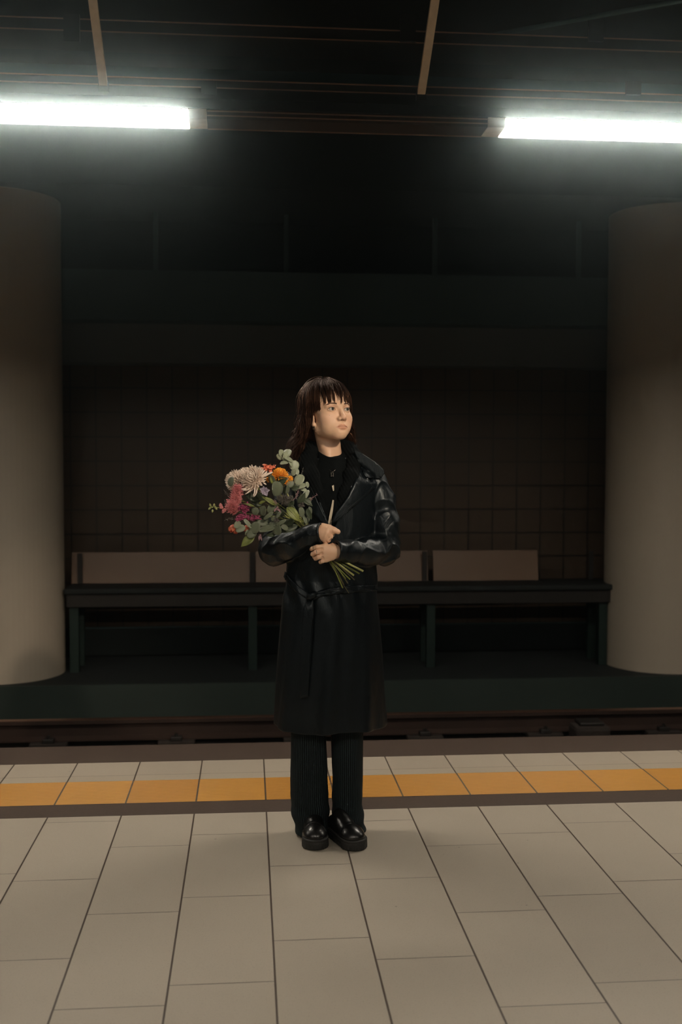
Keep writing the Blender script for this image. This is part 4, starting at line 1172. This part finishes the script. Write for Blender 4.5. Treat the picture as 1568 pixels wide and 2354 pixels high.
def cluster(pts, r, m, name, label, seed, flat=.7):
    """tight group of small rounded florets"""
    rg = random.Random(seed); bm = bmesh.new()
    for p in pts:
        for j in range(5):
            d = Vector((rg.uniform(-1, 1), rg.uniform(-1, .2), rg.uniform(-1, 1))).normalized(); s, n_, u = frame(d)
            q0 = Vector(p); k5 = []
            for t in np.linspace(0, 1, 5): k5.append(q0+d*r*t+u*r*.3*t*t)
            strip(bm, k5, [r*.2, r*.5, r*.62, r*.5, r*.15], u, flat)
    return fin(name, bm, m, bq, .0006, label)
rg = random.Random(8)
def sc_pts(x, y, sx, sy, dy, n, sd=.012): return [fp(x+rg.gauss(0, sx), y+rg.gauss(0, sy), dy+rg.uniform(-sd, sd)) for _ in range(n)]
cluster(sc_pts(545, 890, 38, 32, -.232, 34), .0080, M_mag, 'stock_flower', 'magenta florets beside the pink plume', 1)
cluster(sc_pts(500, 1020, 28, 16, -.236, 12), .0095, M_mag, 'stock_flower', 'magenta florets below the pink plume', 2)
cluster(sc_pts(680, 1030, 45, 18, -.225, 26), .0062, M_mag, 'stock_flower', 'dark magenta florets over the eucalyptus', 3)
cluster(sc_pts(350, 830, 22, 25, -.225, 12), .0080, M_pinkp, 'stock_flower', 'pink florets at the left', 4)
# snapdragon tip at the far left
sn = fin('snapdragon', (lambda bm: (tube(bm, [fp(560, 930, -.20), fp(330, 905, -.225), fp(180, 885, -.235), fp(90, 870, -.24)], [.0014, .0013, .001, .0008], 6), bm)[1])(bmesh.new()), M_bud, bq, 0, 'snapdragon spike with green and pink buds')
def bud(p, d, L_, r, m, par, nm='bud'):
    s, ax, u = frame(d); bm = bmesh.new(); bmesh.ops.create_uvsphere(bm, u_segments=10, v_segments=8, radius=1)
    for v_ in bm.verts:
        z = v_.co.z; k = 1-.35*z; v_.co = Vector(p)+s*v_.co.x*r*k+u*v_.co.y*r*k+ax*z*L_
    return link(nm, bm, m, par, True)
for x, y, dx, dz, L_, r in ((80, 850, -.3, .8, .0065, .0036), (70, 900, -.6, -.5, .006, .0032), (135, 850, .1, .9, .006, .0040), (112, 935, -.2, -.9, .0055, .0036), (165, 900, .3, -.5, .006, .0040), (150, 880, -.2, .3, .0055, .0036), (100, 880, -1, 0, .005, .003)):
    bud(fp(x, y, -.242), (dx, -.4, dz), L_, r, M_bud, sn)
for x, y, dx, dz, L_, r in ((225, 850, -.1, .8, .0075, .0060), (235, 885, -.8, -.3, .0070, .0055), (262, 938, -.4, -.8, .0078, .0062), (285, 920, .3, -.7, .007, .0052), (300, 870, .1, .9, .006, .0045)):
    bud(fp(x, y, -.238), (dx, -.4, dz), L_, r, M_pinkp, sn)
# orange pincushion-like blooms
mum(fp(1050, 420, -.205), (.05, -.45, .85), .0330, 190, M_orange, 'marigold', 'orange-yellow ragged bloom', spread=105, w=.0021, seed=11, inc=.1)
for x, y, r, n, sd in ((1190, 482, .014, 34, 12), (1145, 535, .013, 34, 13), (895, 500, .014, 34, 14), (975, 460, .018, 34, 15)):
    mum(fp(x, y, -.212), (.2, -.7, .4), r, n, M_orange, 'marigold', 'small orange side floret', spread=110, w=.0013, seed=sd, inc=.1)
# coral ruffled petals behind
def ruffle(pts, m, name, label, seed, w=.008):
    rg = random.Random(seed); bm = bmesh.new()
    for (x, y, dx, dz, L_) in pts:
        L_ *= 1.25; p = fp(x, y, -.185); d = Vector((dx, -.35, dz)).normalized(); s, n_, u = frame(d); k7 = []; ws = []
        for t in np.linspace(0, 1, 8): k7.append(p+d*L_*t+u*.0035*math.sin(t*9+x)+Vector((0, -.003*t, 0))); ws.append(w*(.35+.75*t-.35*t**6)*(1+.18*math.sin(t*14+y)))
        strip(bm, k7, ws, u, .55)
    return fin(name, bm, m, bq, .0007, label)
ruffle([(840, 345, -.2, .9, .014), (880, 370, .1, .9, .016), (930, 370, .3, .9, .014), (850, 390, -.5, .6, .014), (915, 400, .0, .8, .016), (955, 350, .5, .7, .010)], M_coral, 'carnation', 'coral ruffled bloom between cream and orange flowers', 21, .0105)
# coral tulips low at the left
def cupf(x, y, dy, d, L_, w, m, name, label):
    L_ *= 1.5; w *= 1.5; bm = bmesh.new(); p = fp(x, y, dy); s, ax, u = frame(d)
    for k in range(6):
        a_ = k*PI/3+.3; rad = s*math.cos(a_)+u*math.sin(a_); pts = [p+ax*L_*t+rad*w*(math.sin(min(1, t*1.05)*PI*.72))*(.9 if k % 2 else 1.02) for t in np.linspace(0, 1, 8)]
        strip(bm, pts, [w*.25, w*.6, w*.8, w*.88, w*.85, w*.7, w*.45, w*.08], rad, -.25)
    return fin(name, bm, m, bq, .0008, label)
cupf(400, 1120, -.225, (-.22, -.35, -.95), .0190, .0088, M_coral, 'tulip', 'coral tulip hanging low at the left')
cupf(435, 1190, -.215, (.0, -.35, -.95), .0100, .0050, M_coral, 'tulip', 'coral tulip tip between the leaves')
cupf(575, 1130, -.215, (.05, -.35, -.95), .0150, .0065, M_coral, 'tulip', 'coral tulip behind pale leaves')
# lavender star flower
bm = bmesh.new(); pc_ = fp(830, 655, -.255)
for a_, L_, w in ((100, .0115, .0042), (150, .012, .0042), (55, .010, .0038), (10, .0125, .0045), (-60, .013, .0052), (-120, .009, .004), (195, .009, .0035)):
    d = Vector((math.cos(math.radians(a_)), -.45, math.sin(math.radians(a_)))).normalized()
    strip(bm, [pc_+d*L_*1.7*t+Vector((0, -.003*t*t, 0)) for t in np.linspace(0, 1, 7)], [q*w*1.6 for q in (.3, .7, 1, 1.05, .9, .55, .1)], (0, -1, 0), .5)
fin('delphinium', bm, M_lav, bq, .0006, 'lavender grey star-shaped flower')
# eucalyptus
def leaf_pts(bm, c, d, n, L_, w, cup=.25, bend=.12, round_=True):
    d = Vector(d).normalized(); n = Vector(n); n = (n-d*n.dot(d)).normalized(); c = Vector(c); pts = []; ws = []
    for t in np.linspace(0, 1, 10):
        pts.append(c+d*L_*(t-.5)+n*bend*L_*(t-.5)**2*-2)
        ws.append(w*(max(0, 1-(2*t-1)**2)**.5 if round_ else math.sin(t**.8*PI)**.9)+.0002)
    strip(bm, pts, ws, n, cup)
def sprig(leaves, m, name, label, stem=None, dyb=-.21):
    """leaves: (x, y, radius or (length, width), angle, tilt, dy)"""
    bm = bmesh.new()
    for (x, y, r, ang, tilt, dy) in leaves:
        L_, w = (r*2, r) if not isinstance(r, tuple) else (r[0], r[1]/2)
        L_, w = L_/6.03/560, w/6.03/560
        a_ = math.radians(ang); d = Vector((math.cos(a_), -.25*math.sin(tilt*2), math.sin(a_)))
        n = Vector((math.sin(tilt*2.3+x)*1.0, -1, .35+.6*math.cos(tilt*3+y)))
        leaf_pts(bm, fp(x, y, dy), d, n, L_, w, .18)
    o = fin(name, bm, m, bq, .0008, label)
    if stem:
        bm = bmesh.new(); tube(bm, [fp(x, y, dy) for x, y, dy in stem], .0011, 6); link('sprig_stem', bm, M_wood, o, True)
    return o
sprig([(1062, 130, 46, 100, .3, -.155), (1150, 135, 62, 60, -.5, -.150), (1040, 185, (95, 60), 130, .8, -.158), (1120, 175, (120, 80), 75, .2, -.160), (1165, 215, (130, 75), 150, -.3, -.165), (1110, 262, (120, 62), 10, .5, -.168), (1245, 300, (130, 118), 70, -.4, -.160),
       (1195, 275, (90, 60), 120, .4, -.170), (1280, 385, (85, 60), 100, -.6, -.165), (1240, 400, (90, 75), 60, .5, -.172)], M_eucl, 'eucalyptus_sprig', 'tall pale eucalyptus sprig', [(1080, 130, -.15), (1170, 230, -.155), (1250, 370, -.16), (1300, 560, -.165)])
sprig([(1318, 500, (150, 125), 62, -.5, -.185), (1425, 570, (80, 62), 110, .9, -.175), (1345, 590, (130, 70), 20, .2, -.18), (1408, 705, (135, 92), 65, -.7, -.180), (1380, 640, (80, 60), 170, .4, -.175)], M_eucl, 'eucalyptus_sprig', 'pale eucalyptus leaves at the right of the bunch', [(1300, 440, -.165), (1340, 600, -.17), (1330, 760, -.17)])
sprig([(1000, 625, (190, 180), 95, .1, -.245), (940, 500, (130, 90), 110, .7, -.228), (370, 525, (120, 95), 80, -.2, -.247), (1150, 640, (110, 60), 80, .4, -.22), (1190, 560, (110, 80), 40, -.4, -.215)], M_euc, 'eucalyptus_sprig', 'round grey-green eucalyptus leaves in the middle', [(1000, 700, -.235), (1050, 900, -.22)])
sprig([(815, 930, (125, 118), 85, .1, -.245), (925, 895, (130, 105), 60, -.3, -.240), (885, 1000, (150, 46), 38, .4, -.250), (705, 935, (95, 95), 50, .6, -.236), (1030, 985, (100, 44), 55, -.3, -.238), (965, 1040, (80, 60), 20, .2, -.225)], M_euc, 'eucalyptus_sprig', 'eucalyptus leaves at the centre of the bunch', [(720, 960, -.225), (900, 960, -.225), (1100, 1040, -.21)])
sprig([(600, 1105, (150, 50), 130, .2, -.245), (455, 1118, (105, 88), 60, -.3, -.250), (500, 1180, (125, 110), 20, .1, -.248), (590, 1230, (80, 60), 70, .8, -.232)], M_eucl, 'eucalyptus_sprig', 'small pale eucalyptus leaves over the tulips')
sprig([(700, 1165, (160, 120), 60, .3, -.240), (655, 1250, (130, 100), 30, -.5, -.236), (860, 1182, (200, 88), 10, .1, -.238), (1010, 1190, (140, 140), 100, -.2, -.232), (1060, 1095, (150, 46), 30, .5, -.236), (960, 1110, (120, 70), 10, .2, -.222), (800, 1100, (140, 80), 170, .4, -.225), (1110, 1160, (110, 70), 150, .6, -.215)], M_euc, 'eucalyptus_sprig', 'row of eucalyptus leaves along the lower edge', [(640, 1230, -.22), (850, 1150, -.22), (1150, 1100, -.2)])
sprig([(1345, 950, (130, 85), 100, .1, -.215), (1392, 1050, (120, 55), 110, -.4, -.212), (1235, 900, (100, 60), 120, .3, -.215), (1465, 930, (110, 60), 100, .5, -.195), (1450, 800, (110, 60), 70, .2, -.185)], M_euc, 'eucalyptus_sprig', 'narrow eucalyptus leaves beside the lapel')
def leafobj(x0, y0, x1, y1, w, dy, m, label, name='leaf', n=(0, -1, .4)):
    a_, b_ = fp(x0, y0, dy), fp(x1, y1, dy-.006); bm = bmesh.new()
    leaf_pts(bm, (a_+b_)/2, b_-a_, n, (b_-a_).length, w/6.03/612/2, .3, .15, False)
    o = fin(name, bm, m, bq, .0007, label)
    bm = bmesh.new(); tube(bm, [a_.lerp(b_, t)+Vector((0, -.0012, 0)) for t in np.linspace(0, 1, 6)], [.0007]*5+[.0002], 5); link('midrib', bm, m, o)
    return o
leafobj(690, 1265, 508, 1425, 118, -.228, M_leafy, 'large yellow-green leaf hanging lowest at the left')
leafobj(1145, 880, 1320, 1075, 128, -.236, M_leafy, 'large yellow-green leaf near the right cuff')
leafobj(1000, 850, 800, 730, 62, -.252, M_leafy, 'slim light green leaf in the middle')
leafobj(750, 830, 850, 790, 34, -.250, M_leafy, 'short light green leaf')
leafobj(700, 870, 540, 825, 30, -.246, M_leafy, 'narrow green leaf beside the pink plume')
leafobj(960, 560, 920, 450, 60, -.225, M_leafy, 'green leaf below the orange bloom')
for i, (x0, y0, x1, y1, w) in enumerate(((760, 780, 560, 700, 110), (800, 850, 640, 800, 90), (1000, 520, 1150, 480, 120), (1200, 620, 1320, 600, 90), (1100, 700, 1180, 560, 90), (900, 760, 700, 690, 100), (1180, 900, 1220, 720, 90), (900, 1050, 700, 1060, 110),
      (1300, 820, 1400, 680, 90), (1250, 1050, 1100, 1130, 90), (1300, 1130, 1050, 1230, 90), (1420, 900, 1480, 1050, 80), (700, 560, 640, 520, 80), (1100, 1000, 980, 900, 110), (760, 1080, 900, 1130, 90), (1360, 760, 1500, 860, 80), (1450, 1000, 1380, 1130, 70), (1000, 1250, 850, 1270, 60))):
    leafobj(x0, y0, x1, y1, w, -.205+.012*math.sin(i*2.1), M_leafd, None, 'foliage_leaf', (math.sin(i)*.5, -1, .3*math.cos(i*1.7)))
# thistles and filler
def spiky(x, y, dy, r, n, m, label, seed, core=.35):
    rg = random.Random(seed); bm = bmesh.new(); c = fp(x, y, dy)
    for i in range(n):
        d = Vector((rg.gauss(0, 1), rg.gauss(-.3, 1), rg.gauss(0, 1))).normalized(); e = c+d*r*rg.uniform(.7, 1.1)
        tube(bm, [c+d*r*.2, c+d*r*.6+Vector((0, 0, .001)), e], [.0007, .0006, .0002], 4)
    r_ = bmesh.ops.create_icosphere(bm, subdivisions=2, radius=r*core)
    for v_ in r_['verts']: v_.co += c
    return fin('thistle', bm, m, bq, 0, label)
spiky(1110, 780, -.240, .0235, 240, M_thist, 'large grey-brown thistle head', 1)
spiky(1040, 760, -.242, .0125, 110, M_thist, 'small grey thistle head', 2)
spiky(1195, 760, -.235, .0130, 110, M_thist, 'small brown thistle head', 3)
spiky(1340, 850, -.205, .0150, 110, M_thist, 'dark thistle head near the lapel', 4)
spiky(1000, 1060, -.236, .0120, 90, M_thist, 'thistle head low in the middle', 5)
def fern(x0, y0, x1, y1, dy, m, label, seed, ln=.006):
    rg = random.Random(seed); a_, b_ = fp(x0, y0, dy), fp(x1, y1, dy-.01); bm = bmesh.new(); tube(bm, [a_, b_], [.0009, .0004], 5)
    for i in range(26):
        p = a_.lerp(b_, i/26); d = Vector((rg.uniform(-1, 1), rg.uniform(-.6, .3), rg.uniform(-1, 1))).normalized()
        e = p+d*ln; tube(bm, [p, e], [.0004, .0004], 4); q = bmesh.ops.create_icosphere(bm, subdivisions=1, radius=.0011)
        for v_ in q['verts']: v_.co += e
    return fin('filler_sprig', bm, m, bq, 0, label)
fern(430, 860, 270, 640, -.215, M_thist, 'grey feathery sprig at the left', 1)
fern(400, 860, 275, 790, -.215, M_thist, 'short grey sprig at the left', 2)
fern(420, 1040, 290, 1050, -.220, M_thist, 'thin dark sprig below the plume', 3)
fern(1240, 780, 1310, 640, -.225, M_lily, 'small pinkish sprig at the right', 4)
fern(1400, 830, 1565, 700, -.200, M_lily, 'tiny pink sprig reaching over the lapel', 5, .0045)
fern(1290, 620, 1375, 330, -.165, M_thist, 'thin dark twig at the right', 6, .003)
fern(1000, 840, 960, 790, -.245, M_lily, 'mauve sprig in the middle', 7)
for (cx_, cy_, L) in ((1000, 920, [(60, 1, .016), (-20, 1, .018), (200, 1, .010)]), (770, 1290, [(250, 1, .013), (300, 1, .014), (80, 1, .010)])):
    bm = bmesh.new()
    for a_, _, ln in L:
        d = Vector((math.cos(math.radians(a_)), -.5, math.sin(math.radians(a_)))).normalized(); p = fp(cx_, cy_, -.245)
        strip(bm, [p+d*ln*t+Vector((0, 0, .004*math.sin(t*4))) for t in np.linspace(0, 1, 7)], [.0012, .003, .0036, .0034, .0028, .002, .0004], (0, -1, .2), .6)
    fin('alstroemeria', bm, M_lily, bq, .0006, 'mauve curling petals')
# stems: from the flower head through her left hand to the cut ends
G = A(750, 1274, -.172)
ends = [(788, 1352, .0027, M_stem), (785.5, 1337, .0013, M_steml), (799.5, 1341, .0024, M_wood), (805, 1332, .0022, M_stem), (806.6, 1326, .0016, M_stem), (813.6, 1323, .0036, M_steml), (815, 1333, .0022, M_wood),
        (826.6, 1319, .0025, M_stem), (812, 1313, .0014, M_leafd), (835, 1313, .0036, M_steml), (802, 1364, .0013, M_wood), (824, 1307, .0018, M_leafd), (795, 1330, .0018, M_stem), (791, 1344, .0015, M_wood)]
tops = [(640, 520), (420, 560), (560, 500), (430, 760), (400, 940), (1050, 470), (860, 420), (830, 700), (1200, 400), (1000, 640), (1110, 830), (700, 1100), (900, 1000), (1300, 800)]
for i, ((ex, ey, r, m), (tx, ty)) in enumerate(zip(ends, tops)):
    k = i/13-.5; g = Vector(G)+Vector((k*.020*(1 if i % 2 else -1), .006*math.sin(i*2.3), k*.016*(-1 if i % 3 else 1)))
    a_ = at(ex, ey, YP-.205+.014*math.sin(i*1.9)); t_ = fp(tx, ty, -.20); m0 = fp(1330, 1060, -.150); m0 = m0+Vector((k*.03, 0, k*.02))
    bm = bmesh.new(); tube(bm, [a_, a_.lerp(g, .5)+Vector((0, .001*math.sin(i), .0008*math.cos(i*2))), g, m0, t_], [r, r, r*.85, r*.8, r*.7], 8)
    o = link('stem', bm, m, bq, True)

# ------------------------------------------------------------------ scattering volume added to imitate lens glow around the lamps
m = bpy.data.materials.new('lens_glow_volume'); m.use_nodes = True; nt = m.node_tree
nt.nodes.remove(nt.nodes['Principled BSDF'])
v = nd(nt, 'ShaderNodeVolumeScatter'); v.inputs['Color'].default_value = (.76, .95, 1, 1)
v.inputs['Density'].default_value = .028; v.inputs['Anisotropy'].default_value = .987
nt.links.new(v.outputs[0], nt.nodes['Material Output'].inputs['Volume'])
hz = box('glow_volume', (XL-.25, XR+.25, -5.3, 9.95, -.9, 4.5), m)
tag(hz, 'scattering volume added to imitate lens glow around the strip lamps', 'glow_volume', kind='stuff')
